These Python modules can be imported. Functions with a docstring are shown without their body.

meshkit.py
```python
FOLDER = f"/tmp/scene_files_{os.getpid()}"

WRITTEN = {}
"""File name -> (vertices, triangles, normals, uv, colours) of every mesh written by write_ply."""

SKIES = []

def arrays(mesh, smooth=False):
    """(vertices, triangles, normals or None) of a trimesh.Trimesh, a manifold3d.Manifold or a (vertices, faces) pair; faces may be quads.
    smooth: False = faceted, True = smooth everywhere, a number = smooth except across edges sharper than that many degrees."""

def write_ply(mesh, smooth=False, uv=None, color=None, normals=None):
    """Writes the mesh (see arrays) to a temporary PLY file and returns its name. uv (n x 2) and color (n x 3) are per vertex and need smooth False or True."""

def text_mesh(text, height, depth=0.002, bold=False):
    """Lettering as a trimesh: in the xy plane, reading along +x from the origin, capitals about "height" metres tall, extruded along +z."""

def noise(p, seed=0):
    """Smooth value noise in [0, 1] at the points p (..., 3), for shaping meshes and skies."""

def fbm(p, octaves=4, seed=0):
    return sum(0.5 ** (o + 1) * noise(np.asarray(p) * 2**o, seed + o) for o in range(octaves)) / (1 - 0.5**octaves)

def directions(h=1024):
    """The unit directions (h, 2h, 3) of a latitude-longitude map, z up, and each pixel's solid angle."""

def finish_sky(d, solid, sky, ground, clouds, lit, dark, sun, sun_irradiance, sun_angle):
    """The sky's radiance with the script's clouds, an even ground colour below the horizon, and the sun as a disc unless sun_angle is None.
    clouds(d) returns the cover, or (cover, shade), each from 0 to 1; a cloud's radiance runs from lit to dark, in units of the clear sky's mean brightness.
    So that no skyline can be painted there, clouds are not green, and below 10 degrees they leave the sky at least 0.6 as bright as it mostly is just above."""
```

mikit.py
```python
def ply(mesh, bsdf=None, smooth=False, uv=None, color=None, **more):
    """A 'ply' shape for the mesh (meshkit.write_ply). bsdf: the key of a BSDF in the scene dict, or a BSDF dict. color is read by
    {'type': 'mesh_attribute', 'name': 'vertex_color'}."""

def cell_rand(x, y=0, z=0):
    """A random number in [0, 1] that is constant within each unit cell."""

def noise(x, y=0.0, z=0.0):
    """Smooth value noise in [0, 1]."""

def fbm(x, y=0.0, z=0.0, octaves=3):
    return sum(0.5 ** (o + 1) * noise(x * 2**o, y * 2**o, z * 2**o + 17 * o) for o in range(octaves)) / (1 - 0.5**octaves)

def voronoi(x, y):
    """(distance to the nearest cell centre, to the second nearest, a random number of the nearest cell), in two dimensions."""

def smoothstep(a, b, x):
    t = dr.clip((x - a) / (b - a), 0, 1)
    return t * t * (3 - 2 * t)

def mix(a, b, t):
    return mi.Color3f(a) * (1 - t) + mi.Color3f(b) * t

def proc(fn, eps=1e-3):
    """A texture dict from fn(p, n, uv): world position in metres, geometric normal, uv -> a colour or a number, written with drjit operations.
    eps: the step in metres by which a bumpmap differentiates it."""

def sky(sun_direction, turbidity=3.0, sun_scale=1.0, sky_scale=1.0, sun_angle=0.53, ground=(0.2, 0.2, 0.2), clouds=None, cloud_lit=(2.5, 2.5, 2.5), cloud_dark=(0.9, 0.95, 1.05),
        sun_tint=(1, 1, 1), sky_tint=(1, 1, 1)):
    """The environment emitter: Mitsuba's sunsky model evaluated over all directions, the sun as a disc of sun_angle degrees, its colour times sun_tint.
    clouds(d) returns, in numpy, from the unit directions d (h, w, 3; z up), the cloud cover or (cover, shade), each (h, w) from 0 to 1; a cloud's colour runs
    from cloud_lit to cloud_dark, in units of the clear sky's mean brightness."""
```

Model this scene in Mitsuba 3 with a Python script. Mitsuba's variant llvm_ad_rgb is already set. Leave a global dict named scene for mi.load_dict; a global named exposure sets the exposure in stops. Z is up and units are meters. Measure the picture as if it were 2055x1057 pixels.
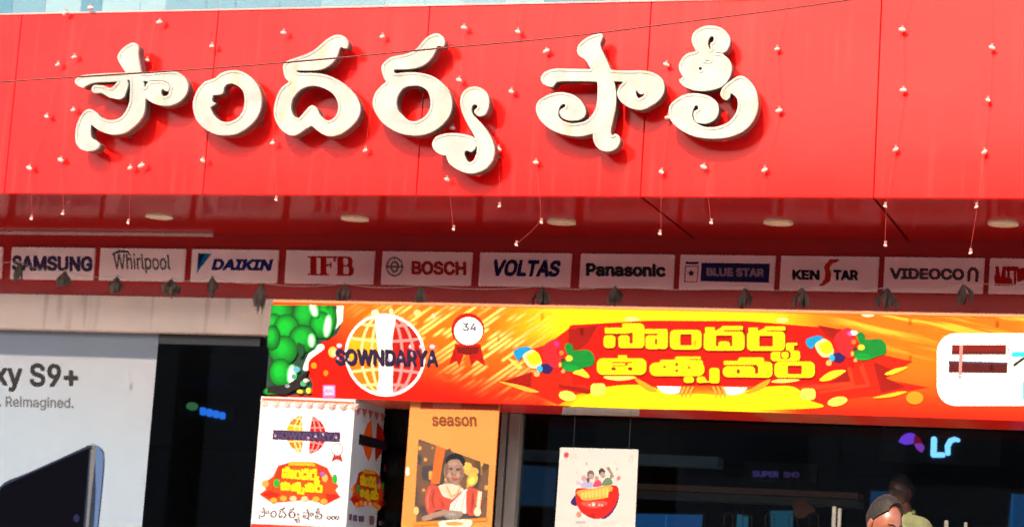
import math, random
import numpy as np, trimesh, manifold3d, drjit as dr
import mitsuba as mi
import mikit, meshkit
from shapely.geometry import Polygon, LineString, Point, box as sbox
from shapely.ops import unary_union
from shapely import affinity

T = mi.ScalarTransform4f
random.seed(7)
RNG = np.random.default_rng(7)

# ------------------------------------------------------------------ camera, sky, exposure
EYE = np.array([0.0, 0.0, 1.6])
FPX = 4806.3                       # focal length in pixels of the 2055 px wide photograph
CX, CY = 1027.5, 528.5


def _cam(yaw, pitch, roll):
    cy, sy, cp, sp, cr, sr = (f(a) for a in (yaw, pitch, roll) for f in (math.cos, math.sin))
    A = np.array([[cy, sy, 0], [0, 0, -1], [-sy, cy, 0]])
    B = np.array([[1, 0, 0], [0, cp, sp], [0, -sp, cp]])
    C = np.array([[cr, -sr, 0], [sr, cr, 0], [0, 0, 1]])
    return C @ B @ A


M = _cam(*np.radians([18.113, 9.0965, 3.7795]))      # rows: right, down, forward in the world
scene, labels = {}, {}
scene['camera'] = {'type': 'thinlens', 'aperture_radius': 0.011, 'focus_distance': 11.2, 'fov_axis': 'x', 'fov': 2 * math.degrees(math.atan(CX / FPX)), 'near_clip': 0.1, 'far_clip': 3000.0,
                   'to_world': T().look_at(origin=EYE.tolist(), target=(EYE + M[2]).tolist(), up=(-M[1]).tolist())}
SUN = (-0.04, -1.0, 0.61)
scene['sky'] = mikit.sky(SUN, turbidity=5.0, sun_scale=0.9, sky_scale=2.2, ground=(0.26, 0.235, 0.21))
exposure = 2.65


def ray(px, py):
    return M.T @ np.array([(px - CX) / FPX, (py - CY) / FPX, 1.0])


def at(px, py, Y):
    """The point of the wall plane y = Y that the photograph shows at this pixel."""
    d = ray(px, py)
    return EYE + d * (Y / d[1])


YF, YBAN, YB, YG = 14.5, 15.4, 16.0, 16.06
Z_SOF, Z_TOP = 4.487, 5.766
XL, XR = -12.6, 2.6


class Plane:
    def __init__(s, o, u, v):
        s.o, s.u, s.v = (np.array(a, float) for a in (o, u, v))
        s.n = np.cross(s.u, s.v)

    def uv(s, px, py):
        d = ray(px, py)
        p = EYE + d * (np.dot(s.o - EYE, s.n) / np.dot(d, s.n))
        return np.dot(p - s.o, s.u), np.dot(p - s.o, s.v)

    def put(s, q):                 # (u, v, h) -> world
        q = np.asarray(q)
        return s.o + q[:, :1] * s.u + q[:, 1:2] * s.v + q[:, 2:3] * s.n


def wall(Y):
    return Plane((0, Y, 0), (1, 0, 0), (0, 0, 1))


# ------------------------------------------------------------------ helpers
def lin(r, g, b, k=1.0):
    x = np.array([r, g, b]) / 255.0
    return (np.where(x < 0.04045, x / 12.92, ((x + 0.055) / 1.055) ** 2.4) * k).tolist()


def principled(color, rough=0.5, spec=0.5, **more):
    if not isinstance(color, dict):
        color = {'type': 'rgb', 'value': list(map(float, color))}
    return {'type': 'twosided', 'b': {'type': 'principled', 'base_color': color, 'roughness': rough, 'specular': spec, **more}}


def tag(key, label=None, cat=None, group=None, kind=None):
    d = labels.setdefault(key, {})
    for k, v in (('label', label), ('category', cat), ('group', group), ('kind', kind)):
        if v:
            d[k] = v


COUNT = {}


def name(base):
    n = COUNT.get(base, 0)
    COUNT[base] = n + 1
    return base if n == 0 else f'{base}_{n:03d}'


def add(key, mesh, bsdf, smooth=False, **kw):
    key = name(key)
    scene[key] = mikit.ply(mesh, bsdf, smooth=smooth, **kw)
    return key


def bx(x0, x1, y0, y1, z0, z1, ch=0.0):
    if ch <= 0:
        m = trimesh.creation.box(extents=(x1 - x0, y1 - y0, z1 - z0))
    else:
        c = np.array([[sx * (x1 - x0) / 2 - sx * (ch if k != 0 else 0), sy * (y1 - y0) / 2 - sy * (ch if k != 1 else 0), sz * (z1 - z0) / 2 - sz * (ch if k != 2 else 0)]
                      for sx in (-1, 1) for sy in (-1, 1) for sz in (-1, 1) for k in range(3)])
        m = trimesh.convex.convex_hull(c)
    m.apply_translation(((x0 + x1) / 2, (y0 + y1) / 2, (z0 + z1) / 2))
    return m


def cat(ms):
    return trimesh.util.concatenate(list(ms))


def geoms(g):
    return [p for p in getattr(g, 'geoms', [g]) if p.geom_type == 'Polygon' and p.area > 0]


def smooth_closed(pts, n=8):
    """Closed Catmull-Rom curve through the points; a point given with a third item is a corner."""
    q = []
    for p in pts:
        q.append(np.array(p[:2], float))
        if len(p) > 2:
            q.append(np.array(p[:2], float))
    out, k = [], len(q)
    for i in range(k):
        p0, p1, p2, p3 = q[i - 1], q[i], q[(i + 1) % k], q[(i + 2) % k]
        if np.allclose(p1, p2):
            out.append(p1)
            continue
        for t in np.arange(n) / n:
            out.append(0.5 * (2 * p1 + (p2 - p0) * t + (2 * p0 - 5 * p1 + 4 * p2 - p3) * t * t + (3 * p1 - p0 - 3 * p2 + p3) * t ** 3))
    return Polygon(out).buffer(0)


def stroke(pts):
    """A stroke of changing width: (x, y, radius)."""
    c = [Point(x, y).buffer(r, 12) for x, y, r in pts]
    return unary_union([c[i].union(c[i + 1]).convex_hull for i in range(len(c) - 1)])


def rbox(x0, y0, x1, y1, r=0):
    if r <= 0:
        return sbox(x0, y0, x1, y1)
    r = min(r, (x1 - x0) / 2 - 0.01, (y1 - y0) / 2 - 0.01)
    return sbox(x0 + r, y0 + r, x1 - r, y1 - r).buffer(r, 6)


def zoomed(g, x0, y0, s):
    return affinity.affine_transform(g, [1 / s, 0, 0, 1 / s, x0, y0])


def on_plane(g, plane):
    """A shape in photograph pixels as a shape in the plane's own metres."""
    def ring(r):
        return [plane.uv(x, y) for x, y in r.coords]
    out = [Polygon(ring(p.exterior), [ring(i) for i in p.interiors]).buffer(0) for p in geoms(g)]
    return unary_union(out)


def slab(g, plane, h0, h1):
    """Extrudes a shape (plane metres) from h0 to h1 in front of the plane."""
    ms = []
    for p in geoms(g):
        m = trimesh.creation.extrude_polygon(p, h1 - h0, engine='earcut')
        v = np.array(m.vertices)
        v[:, 2] += h0
        ms.append(trimesh.Trimesh(plane.put(v), m.faces, process=False))
    return cat(ms) if ms else None


def paint(key, items, plane, h=0.001, bsdf='print', px=True, step=0.0007):
    """Flat print: a list of (shape, colour), later ones on top, as thin films in front of the plane."""
    ms, cs = [], []
    for i, (g, c) in enumerate(items):
        if isinstance(g, trimesh.Trimesh):          # lettering, already placed
            m = g
        else:
            m = slab(on_plane(g, plane) if px else g, plane, h, h + step * (i + 1))
        if m is None:
            continue
        ms.append(m)
        cs.append(np.tile(np.array(c) * 0.74, (len(m.vertices), 1)))
    return add(key, cat(ms), bsdf, color=np.vstack(cs))


TEXTS = {}


def text_shape(text, x0, y0, x1, y1, slope=0.0, bold=0.0, shear=0.0):
    """Lettering whose ink fills the pixel box, as a shape; bold: how much the strokes are thickened, in cap heights."""
    k = (text, bold)
    if k not in TEXTS:
        m = meshkit.text_mesh(text, 1.0, 1.0)
        v, top = np.array(m.vertices), np.array(m.face_normals)[:, 2] > 0.5
        g = unary_union([Polygon(v[f][:, :2]).buffer(0.002) for f in np.array(m.faces)[top]])
        TEXTS[k] = g.buffer(bold, 4).simplify(0.006)
    g = TEXTS[k]
    a0, b0, a1, b1 = g.bounds
    sx, sy = (x1 - x0) / (a1 - a0), (y1 - y0) / (b1 - b0)
    sh = shear / (b1 - b0)
    # u -> X = x0 + sx (u - a0) + sh (v - b0);  Y = y1 - sy (v - b0) + slope (X - x0)
    xo = x0 - sx * a0 - sh * b0
    return affinity.affine_transform(g, [sx, sh, slope * sx, slope * sh - sy, xo, y1 + sy * b0 + slope * (xo - x0)])


def lettering(text, x0, y0, x1, y1, plane, h=0.004, slope=0.0, shear=0.0, bold=0.0, thick=0.0012):
    return slab(on_plane(text_shape(text, x0, y0, x1, y1, slope, bold, shear), plane), plane, h, h + thick)


def tube(pts, r, sides=6):
    p = np.asarray(pts, float)
    t = np.gradient(p, axis=0)
    t /= np.linalg.norm(t, axis=1, keepdims=True)
    a = np.cross(t, np.where(np.abs(t[:, 2:]) < 0.9, [0, 0, 1.0], [1.0, 0, 0]))
    a /= np.linalg.norm(a, axis=1, keepdims=True)
    b, ang = np.cross(t, a), np.arange(sides) * 2 * np.pi / sides
    v = p[:, None] + np.broadcast_to(r, (len(p),))[:, None, None] * (np.cos(ang)[None, :, None] * a[:, None] + np.sin(ang)[None, :, None] * b[:, None])
    f = []
    for i in range(len(p) - 1):
        for j in range(sides):
            k = (j + 1) % sides
            f += [[i * sides + j, i * sides + k, (i + 1) * sides + k], [i * sides + j, (i + 1) * sides + k, (i + 1) * sides + j]]
    for j in range(1, sides - 1):
        f += [[0, j + 1, j], [(len(p) - 1) * sides + k for k in (0, j, j + 1)]]
    return trimesh.Trimesh(v.reshape(-1, 3), f, process=False)


# ------------------------------------------------------------------ materials
def red_fn(p, n, uv):
    dust = mikit.fbm(p.x * 0.9, p.z * 1.3 + p.y, 3.0, 3)
    streak = mikit.fbm(p.x * 26.0, p.z * 1.1, 9.0, 3)
    c = mikit.mix((0.80, 0.0045, 0.0040), (0.82, 0.010, 0.009), mikit.smoothstep(0.35, 0.75, dust))
    return mikit.mix(c, (0.72, 0.026, 0.022), mikit.smoothstep(0.58, 0.85, streak) * 0.4)


def red_wave(p, n, uv):
    return mikit.noise(p.x * 1.4, p.z * 1.7, p.y) * 0.006


scene['mat_red_panel'] = {'type': 'bumpmap', 'b': principled(mikit.proc(red_fn), 0.17, 0.21), 't': mikit.proc(red_wave, 0.02), 'scale': 1.0}


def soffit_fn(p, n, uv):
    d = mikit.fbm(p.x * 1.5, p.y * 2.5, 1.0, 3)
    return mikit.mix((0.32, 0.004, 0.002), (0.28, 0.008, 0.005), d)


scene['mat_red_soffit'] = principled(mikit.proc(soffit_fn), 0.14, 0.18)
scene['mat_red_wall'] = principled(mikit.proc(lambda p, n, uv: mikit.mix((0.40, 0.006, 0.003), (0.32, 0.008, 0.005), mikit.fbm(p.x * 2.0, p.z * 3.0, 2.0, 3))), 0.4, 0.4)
scene['mat_dark_gap'] = principled((0.02, 0.012, 0.012), 0.8, 0.2)
scene['mat_trim'] = principled((0.55, 0.33, 0.30), 0.4, 0.4)
scene['mat_edge_glow'] = principled((0.62, 0.26, 0.25), 0.5, 0.3)


def cream_fn(p, n, uv):
    d = mikit.fbm(p.x * 3.0, p.z * 8.0, 4.0, 4)
    s = mikit.fbm(p.x * 18.0, p.z * 1.5, 5.0, 3)
    c = mikit.mix((0.66, 0.51, 0.44), (0.55, 0.42, 0.36), d)
    return mikit.mix(c, (0.34, 0.27, 0.22), mikit.smoothstep(0.6, 0.85, s) * 0.5)


scene['mat_cream'] = principled(mikit.proc(cream_fn), 0.55, 0.4)


def letter_fn(p, n, uv):
    d = mikit.fbm(p.x * 9.0, p.z * 9.0, p.y * 4.0, 4)
    g = mikit.fbm(p.x * 40.0, p.z * 40.0, 2.0, 2)
    r = mikit.fbm(p.x * 14.0, p.z * 5.0, 8.0, 3)
    c = mikit.mix((0.36, 0.355, 0.325), (0.27, 0.27, 0.258), mikit.smoothstep(0.35, 0.7, d))
    c = mikit.mix(c, (0.29, 0.275, 0.24), mikit.smoothstep(0.45, 0.8, g) * 0.5)
    return mikit.mix(c, (0.33, 0.23, 0.12), mikit.smoothstep(0.63, 0.8, r) * 0.45)


scene['mat_letter'] = principled(mikit.proc(letter_fn), 0.5, 0.4)
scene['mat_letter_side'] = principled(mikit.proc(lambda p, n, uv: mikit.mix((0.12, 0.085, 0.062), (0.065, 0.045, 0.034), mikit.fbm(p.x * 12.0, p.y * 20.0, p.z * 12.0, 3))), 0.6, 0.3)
scene['mat_board_red_bounce'] = principled(mikit.proc(lambda p, n, uv: mikit.mix((0.90, 0.66, 0.62), (0.82, 0.57, 0.54), mikit.fbm(p.x * 6.0, p.z * 6.0, 1.0, 4))), 0.35, 0.5)  # white boards; the pink in the colour stands for red bounced light
scene['mat_white_vinyl'] = principled(mikit.proc(lambda p, n, uv: mikit.mix((0.42, 0.42, 0.435), (0.39, 0.39, 0.405), mikit.fbm(p.x * 3.0, p.y * 3.0, p.z * 3.0, 3))), 0.45, 0.4)
scene['print'] = principled({'type': 'mesh_attribute', 'name': 'vertex_color'}, 0.5, 0.07)
scene['print_matt'] = principled({'type': 'mesh_attribute', 'name': 'vertex_color'}, 0.9, 0.0)
scene['mat_glass'] = {'type': 'thindielectric', 'int_ior': 1.5, 'specular_transmittance': {'type': 'rgb', 'value': [0.50, 0.54, 0.56]}, 'specular_reflectance': {'type': 'rgb', 'value': [0.26, 0.28, 0.30]}}
scene['mat_mullion'] = principled(mikit.proc(lambda p, n, uv: mikit.mix((0.30, 0.255, 0.23), (0.25, 0.21, 0.19), mikit.fbm(p.x * 8.0, p.z * 4.0, 1.0, 3))), 0.4, 0.5)
scene['mat_black_metal'] = principled((0.025, 0.025, 0.027), 0.45, 0.5)
scene['mat_steel'] = {'type': 'twosided', 'b': {'type': 'roughconductor', 'material': 'Cr', 'alpha': 0.22}}
scene['mat_interior'] = principled(mikit.proc(lambda p, n, uv: mikit.mix((0.03, 0.026, 0.026), (0.017, 0.016, 0.018), mikit.fbm(p.x, p.y, p.z, 3))), 0.7, 0.2)
scene['mat_interior_floor'] = principled((0.06, 0.055, 0.05), 0.4, 0.4)
scene['mat_rail'] = principled((0.15, 0.14, 0.135), 0.5, 0.4)
scene['mat_wire'] = principled((0.46, 0.06, 0.052), 0.7, 0.1)
scene['mat_bulb'] = principled((0.50, 0.36, 0.33), 0.2, 0.6, clearcoat=0.4)
scene['mat_bulb_cap'] = principled((0.30, 0.12, 0.10), 0.5, 0.4)
scene['mat_cable'] = principled((0.13, 0.03, 0.026), 0.6, 0.3)
scene['mat_string'] = principled((0.45, 0.38, 0.33), 0.8, 0.2)
scene['mat_dry_leaf'] = principled(mikit.proc(lambda p, n, uv: mikit.mix((0.13, 0.095, 0.075), (0.06, 0.045, 0.04), mikit.noise(p.x * 40.0, p.z * 25.0, 1.0))), 0.8, 0.2)
scene['mat_light_rim'] = principled((0.62, 0.50, 0.36), 0.35, 0.6)
scene['mat_light_lens'] = principled((0.74, 0.56, 0.34), 0.3, 0.6)


def asphalt_fn(p, n, uv):
    g = mikit.fbm(p.x * 30.0, p.y * 30.0, 1.0, 2)
    d = mikit.fbm(p.x * 0.5, p.y * 0.7, 2.0, 3)
    return mikit.mix((0.17, 0.155, 0.14), (0.27, 0.245, 0.215), d * 0.6 + g * 0.4)


scene['mat_asphalt'] = principled(mikit.proc(asphalt_fn), 0.85, 0.2)
scene['mat_paving'] = principled(mikit.proc(lambda p, n, uv: mikit.mix((0.50, 0.45, 0.40), (0.38, 0.34, 0.30), mikit.fbm(p.x * 2.0, p.y * 2.0, p.z, 4))), 0.7, 0.3)
scene['mat_plaster'] = principled(mikit.proc(lambda p, n, uv: mikit.mix((0.32, 0.29, 0.26), (0.24, 0.22, 0.20), mikit.fbm(p.x * 0.7, p.y * 0.7, p.z * 0.5, 4))), 0.8, 0.2)
scene['mat_far_glass'] = principled((0.05, 0.06, 0.07), 0.15, 0.6)
SKIN = {}
for k, c in (('mat_skin', (0.25, 0.072, 0.034)), ('mat_skin_dark', (0.14, 0.042, 0.022))):
    scene[k] = principled(c, 0.33, 0.6, clearcoat=0.7, clearcoat_gloss=0.85)
scene['mat_hair'] = principled((0.035, 0.026, 0.022), 0.55, 0.4)
scene['mat_hair_brown'] = principled(mikit.proc(lambda p, n, uv: mikit.mix((0.008, 0.006, 0.005), (0.040, 0.028, 0.023), mikit.fbm(p.x * 160.0, p.y * 160.0, p.z * 60.0, 3))), 0.6, 0.25)


def cloth(c):
    c = [float(x) for x in c]
    return principled(mikit.proc(lambda p, n, uv: mikit.mix(c, [x * 0.8 for x in c], mikit.fbm(p.x * 30.0, p.y * 30.0, p.z * 30.0, 2))), 0.85, 0.2, sheen=0.3)


scene['mat_khaki_cloth'] = cloth((0.78, 0.72, 0.36))
scene['mat_blue_cloth'] = cloth((0.12, 0.16, 0.28))
scene['mat_dark_cloth'] = cloth((0.06, 0.06, 0.07))


def lamp(c, k=1.0):
    return {'type': 'area', 'radiance': {'type': 'rgb', 'value': [float(x * k) for x in c]}}


# ------------------------------------------------------------------ ground, pavement and the far side of the street
add('street', bx(-600, 600, -600, 9.0, -0.3, 0.0), 'mat_asphalt'); tag('street', kind='structure')
add('ground', bx(-600, 600, 9.0, 600, -0.3, -0.004), 'mat_paving'); tag('ground', kind='structure')
add('pavement', cat([bx(-40, 40, 9.2, 9.55, -0.1, 0.18), bx(-40, 40, 9.55, 9.9, -0.1, 0.36), bx(-40, 40, 9.9, 10.25, -0.1, 0.54), bx(-40, 40, 10.25, 16.0, -0.1, 0.72)]), 'mat_paving')
tag('pavement', kind='structure')
for i, (x0, x1, y1, h, lab) in enumerate(((-46, -19, -7.0, 7.6, 'plain plastered building across the street, at the left end of its row'),
                                          (-18, 7, -6.2, 8.6, 'plain plastered building across the street, between two others'),
                                          (8, 38, -7.4, 7.2, 'plain plastered building across the street, at the right end of its row'))):
    k = name('street_building')
    tag(k, lab, 'building', 'buildings across the street')
    add(k + '__wall', bx(x0, x1, y1 - 9, y1, 0, h), 'mat_plaster')
    add(k + '__roof', bx(x0 - 0.15, x1 + 0.15, y1 - 9.1, y1 + 0.25, h, h + 0.35), 'mat_plaster')
    for z in (0.3, 4.4):
        for x in np.arange(x0 + 1.5, x1 - 2.2, 3.6):
            add(k + '__window', bx(x, x + 2.0, y1, y1 + 0.03, z + (0 if z < 1 else 0.2), z + (2.6 if z < 1 else 1.9)), 'mat_far_glass')

# ------------------------------------------------------------------ the shop building
B = 'shop_building'
tag(B, 'shop front with a red canopy band, cream beam and dark glass below', 'building')
seams = [at(x, 200, YF)[0] for x in (27, 423, 849, 1296, 1761)]
seams = [XL, seams[0] - 1.22] + seams + [seams[-1] + 1.27, XR]
for i, (a, b) in enumerate(zip(seams[:-1], seams[1:])):
    add(B + '__fascia_panel', bx(a + 0.0022, b - 0.0022, YF, YF + 0.05, Z_SOF, Z_TOP, 0.003), 'mat_red_panel')
add(B + '__canopy_core', bx(XL, XR, YF + 0.05, YB, Z_SOF + 0.03, Z_TOP - 0.02), 'mat_dark_gap')
add(B + '__edge_glow_strip', bx(XL, XR, YF - 0.012, YB - 0.002, Z_TOP, Z_TOP + 0.009), 'mat_edge_glow')  # pale strip added to imitate the bright glow along the fascia top edge
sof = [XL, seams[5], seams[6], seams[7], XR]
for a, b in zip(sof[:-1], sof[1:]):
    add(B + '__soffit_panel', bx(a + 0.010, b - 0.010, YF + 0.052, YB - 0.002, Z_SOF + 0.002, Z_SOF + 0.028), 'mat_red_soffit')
zb1 = at(200, 589, YB)[2]; zb0 = at(200, 664.5, YB)[2]
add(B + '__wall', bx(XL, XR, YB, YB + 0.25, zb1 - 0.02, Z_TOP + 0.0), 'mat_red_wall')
add(B + '__soffit_trim', bx(XL, at(430, 468, YB)[0], YB - 0.03, YB - 0.001, Z_SOF - 0.022, Z_SOF - 0.002), 'mat_trim')
add(B + '__beam', bx(XL, XR, YB - 0.05, YB + 0.2, zb0, zb1 - 0.021, 0.004), 'mat_cream')
add(B + '__side_wall', bx(XL - 0.4, XL, YB - 0.4, YB + 9, 0.0, 9.0), 'mat_plaster')
add(B + '__side_wall', bx(XR, XR + 0.4, YB - 0.4, YB + 9, 0.0, 9.0), 'mat_plaster')
add(B + '__roof', bx(XL, XR, YB + 0.3, YB + 9, 8.99, 9.2), 'mat_plaster')
# upper storey: pale blue glazed panels over the canopy
xs = [at(x, 8, YB)[0] for x in (-60, 22, 88, 160, 202, 278, 330, 412, 470, 520, 560, 640, 705, 770, 850, 930, 1010, 1090, 1160, 1240, 1320, 1400, 1490, 1580, 1700)]
xs = [XL, -10.9, -10.2] + [x for x in xs if x > -10.1] + [-1.4, 0.0, 1.3, XR]
for i, (a, b) in enumerate(zip(xs[:-1], xs[1:])):
    t = RNG.random()
    kk = f'mat_sky_panel_{int(t * 4)}'
    if kk not in scene:
        q = int(t * 4) / 3
        scene[kk] = principled((0.045 + 0.10 * q, 0.135 + 0.11 * q, 0.20 + 0.09 * q), 0.25, 0.35)
    add(B + '__glazed_panel', bx(a + 0.0005, b - 0.0005, YB + 0.02 + 0.004 * (i % 3), YB + 0.3, Z_TOP + 0.001, 9.0), kk)

# shop room behind the glass
ZI = 1.25
room = [bx(XL, XR, YB + 0.1, 25, 0.0, ZI), bx(XL, XR, 25, 25.2, 0, 5), bx(XL - 0.01, XL + 0.1, YB + 0.2, 25, 0, 5), bx(XR - 0.1, XR + 0.01, YB + 0.2, 25, 0, 5)]
add(B + '__shop_floor', room[0], 'mat_interior_floor')
add(B + '__shop_wall', cat(room[1:]), 'mat_interior')
add(B + '__shop_ceiling', bx(XL, XR, YB + 0.26, 25, 3.62, 3.8), 'mat_interior')
zs = at(1200, 816, YBAN)[2]                  # underside of the entrance box
# glass panes (each a single sheet) and their frame
def pane(x0, x1, z0, z1, y=YG):
    m = trimesh.Trimesh([[x0, y, z0], [x1, y, z0], [x1, y, z1], [x0, y, z1]], [[0, 1, 2], [0, 2, 3]], process=False)
    return add(B + '__glass_pane', m, 'mat_glass')


xp = at(296, 860, YB)[0]
xcol0, xcol1, xcol2 = at(1002, 900, YB)[0], at(1018, 900, YB)[0], at(1042, 900, YB)[0]
xdoor = at(1679, 1040, YB)[0]
cuts = [XL, xp - 2.3, xp, at(516, 900, YB)[0], xcol0 - 0.0, xcol2, at(1340, 900, YB)[0], xdoor - 0.004, at(2030, 1000, YB)[0], XR]
for a, b in zip(cuts[:-1], cuts[1:]):
    pane(a + 0.004, b - 0.004, ZI, zb0 - 0.001)
add(B + '__mullion', bx(xcol0, xcol1 - 0.012, YG - 0.06, YG + 0.05, ZI, zs, 0.004), 'mat_mullion')
add(B + '__mullion', bx(xcol1 + 0.006, xcol2, YG - 0.075, YG + 0.05, ZI, zs, 0.004), 'mat_mullion')
add(B + '__transom', bx(xp + 0.01, at(516, 700, YB)[0], YG - 0.02, YG + 0.06, zb0 - 0.075, zb0 - 0.002), 'mat_black_metal')
# ------------------------------------------------------------------ canopy downlights
for px, py, lab in ((320, 433, 'round cream recessed downlight, leftmost in the red soffit'), (712, 437, 'round cream recessed downlight, second from left in the red soffit'),
                    (1127, 444, 'round cream recessed downlight, the middle one in the red soffit'), (1562, 445, 'round cream recessed downlight just right of the dark soffit joint'),
                    (2013, 447, 'round cream recessed downlight, rightmost in the red soffit')):
    d = ray(px, py); p = EYE + d * ((Z_SOF - EYE[2]) / d[2])
    k = name('ceiling_light'); tag(k, lab, 'ceiling light', 'downlights in the red canopy soffit')
    rim = trimesh.creation.annulus(0.072, 0.098, 0.014, sections=40); rim.apply_translation((p[0], p[1], Z_SOF - 0.006))
    add(k + '__rim', rim, 'mat_light_rim', smooth=40)
    lens = trimesh.creation.cylinder(0.0718, 0.012, sections=40); lens.apply_translation((p[0], p[1], Z_SOF - 0.004))
    add(k + '__lens', lens, 'mat_light_lens', smooth=40)

# ------------------------------------------------------------------ the raised letters of the shop sign
S4 = 4.004
PF = wall(YF)


SIGN = []


def letter(shape, lab, cat_='sign letter', seams_=()):
    SIGN.append(shape)
    g = on_plane(shape, Plane((0, YF - 0.185, 0), (1, 0, 0), (0, 0, 1)))
    g = g.buffer(0.004).buffer(-0.004).simplify(0.0008)
    k = name('sign_letter'); tag(k, lab, cat_, 'cream raised letters of the shop sign')
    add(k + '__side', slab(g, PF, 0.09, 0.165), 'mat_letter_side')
    rim = g.buffer(0.002)
    inner = g.buffer(-0.014)
    add(k + '__rim', slab(rim.difference(inner.buffer(0.0005)), PF, 0.165, 0.187), 'mat_letter')
    add(k + '__face', slab(inner, PF, 0.150, 0.181), 'mat_letter')
    for s in seams_:
        pass
    pins = []
    for p in geoms(g):
        for q in (p.representative_point(),):
            pins.append(bx(q.x - 0.01, q.x + 0.01, YF - 0.091, YF + 0.001, q.y - 0.01, q.y + 0.01))
        c = p.exterior
        for f in (0.1, 0.45, 0.8):
            e = p.buffer(-0.018)
            e = geoms(e)
            if e:
                q = e[0].exterior.interpolate(f, normalized=True)
                pins.append(bx(q.x - 0.006, q.x + 0.006, YF - 0.091, YF + 0.001, q.y - 0.006, q.y + 0.006))
    add(k + '__stud', cat(pins), 'mat_letter_side')


def line(pts, w):
    return LineString(pts).buffer(w, 4)


A1 = smooth_closed([(455, 305), (420, 255), (390, 200), (392, 160), (430, 110), (500, 68), (540, 78), (550, 110), (548, 170), (565, 270), (580, 340), (600, 420), (607, 520), (595, 630), (560, 690),
                    (510, 740), (440, 785), (360, 800), (280, 785), (220, 755), (172, 715, 1), (165, 760), (172, 825), (215, 855), (238, 882), (210, 918), (150, 932), (90, 915), (55, 870), (47, 800),
                    (60, 720), (90, 655), (125, 612), (165, 600), (205, 622), (250, 662), (310, 687), (370, 685), (420, 658), (455, 610), (480, 550), (488, 470), (487, 380), (470, 330)])
B1 = smooth_closed([(500, 308, 1), (300, 312), (180, 320), (100, 330), (48, 362), (55, 398), (105, 422), (145, 400), (210, 380), (330, 376), (500, 358, 1)])
C1 = stroke([(420, 345, 26), (425, 400, 44), (392, 460, 56), (330, 470, 34), (262, 436, 27), (208, 437, 30)])
D1 = smooth_closed([(570, 310, 1), (640, 312), (720, 300), (830, 295), (895, 320), (938, 370), (947, 430), (925, 490), (870, 540), (790, 568), (710, 560), (640, 530), (606, 492), (606, 430), (635, 375, 1), (575, 365, 1)])
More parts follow.
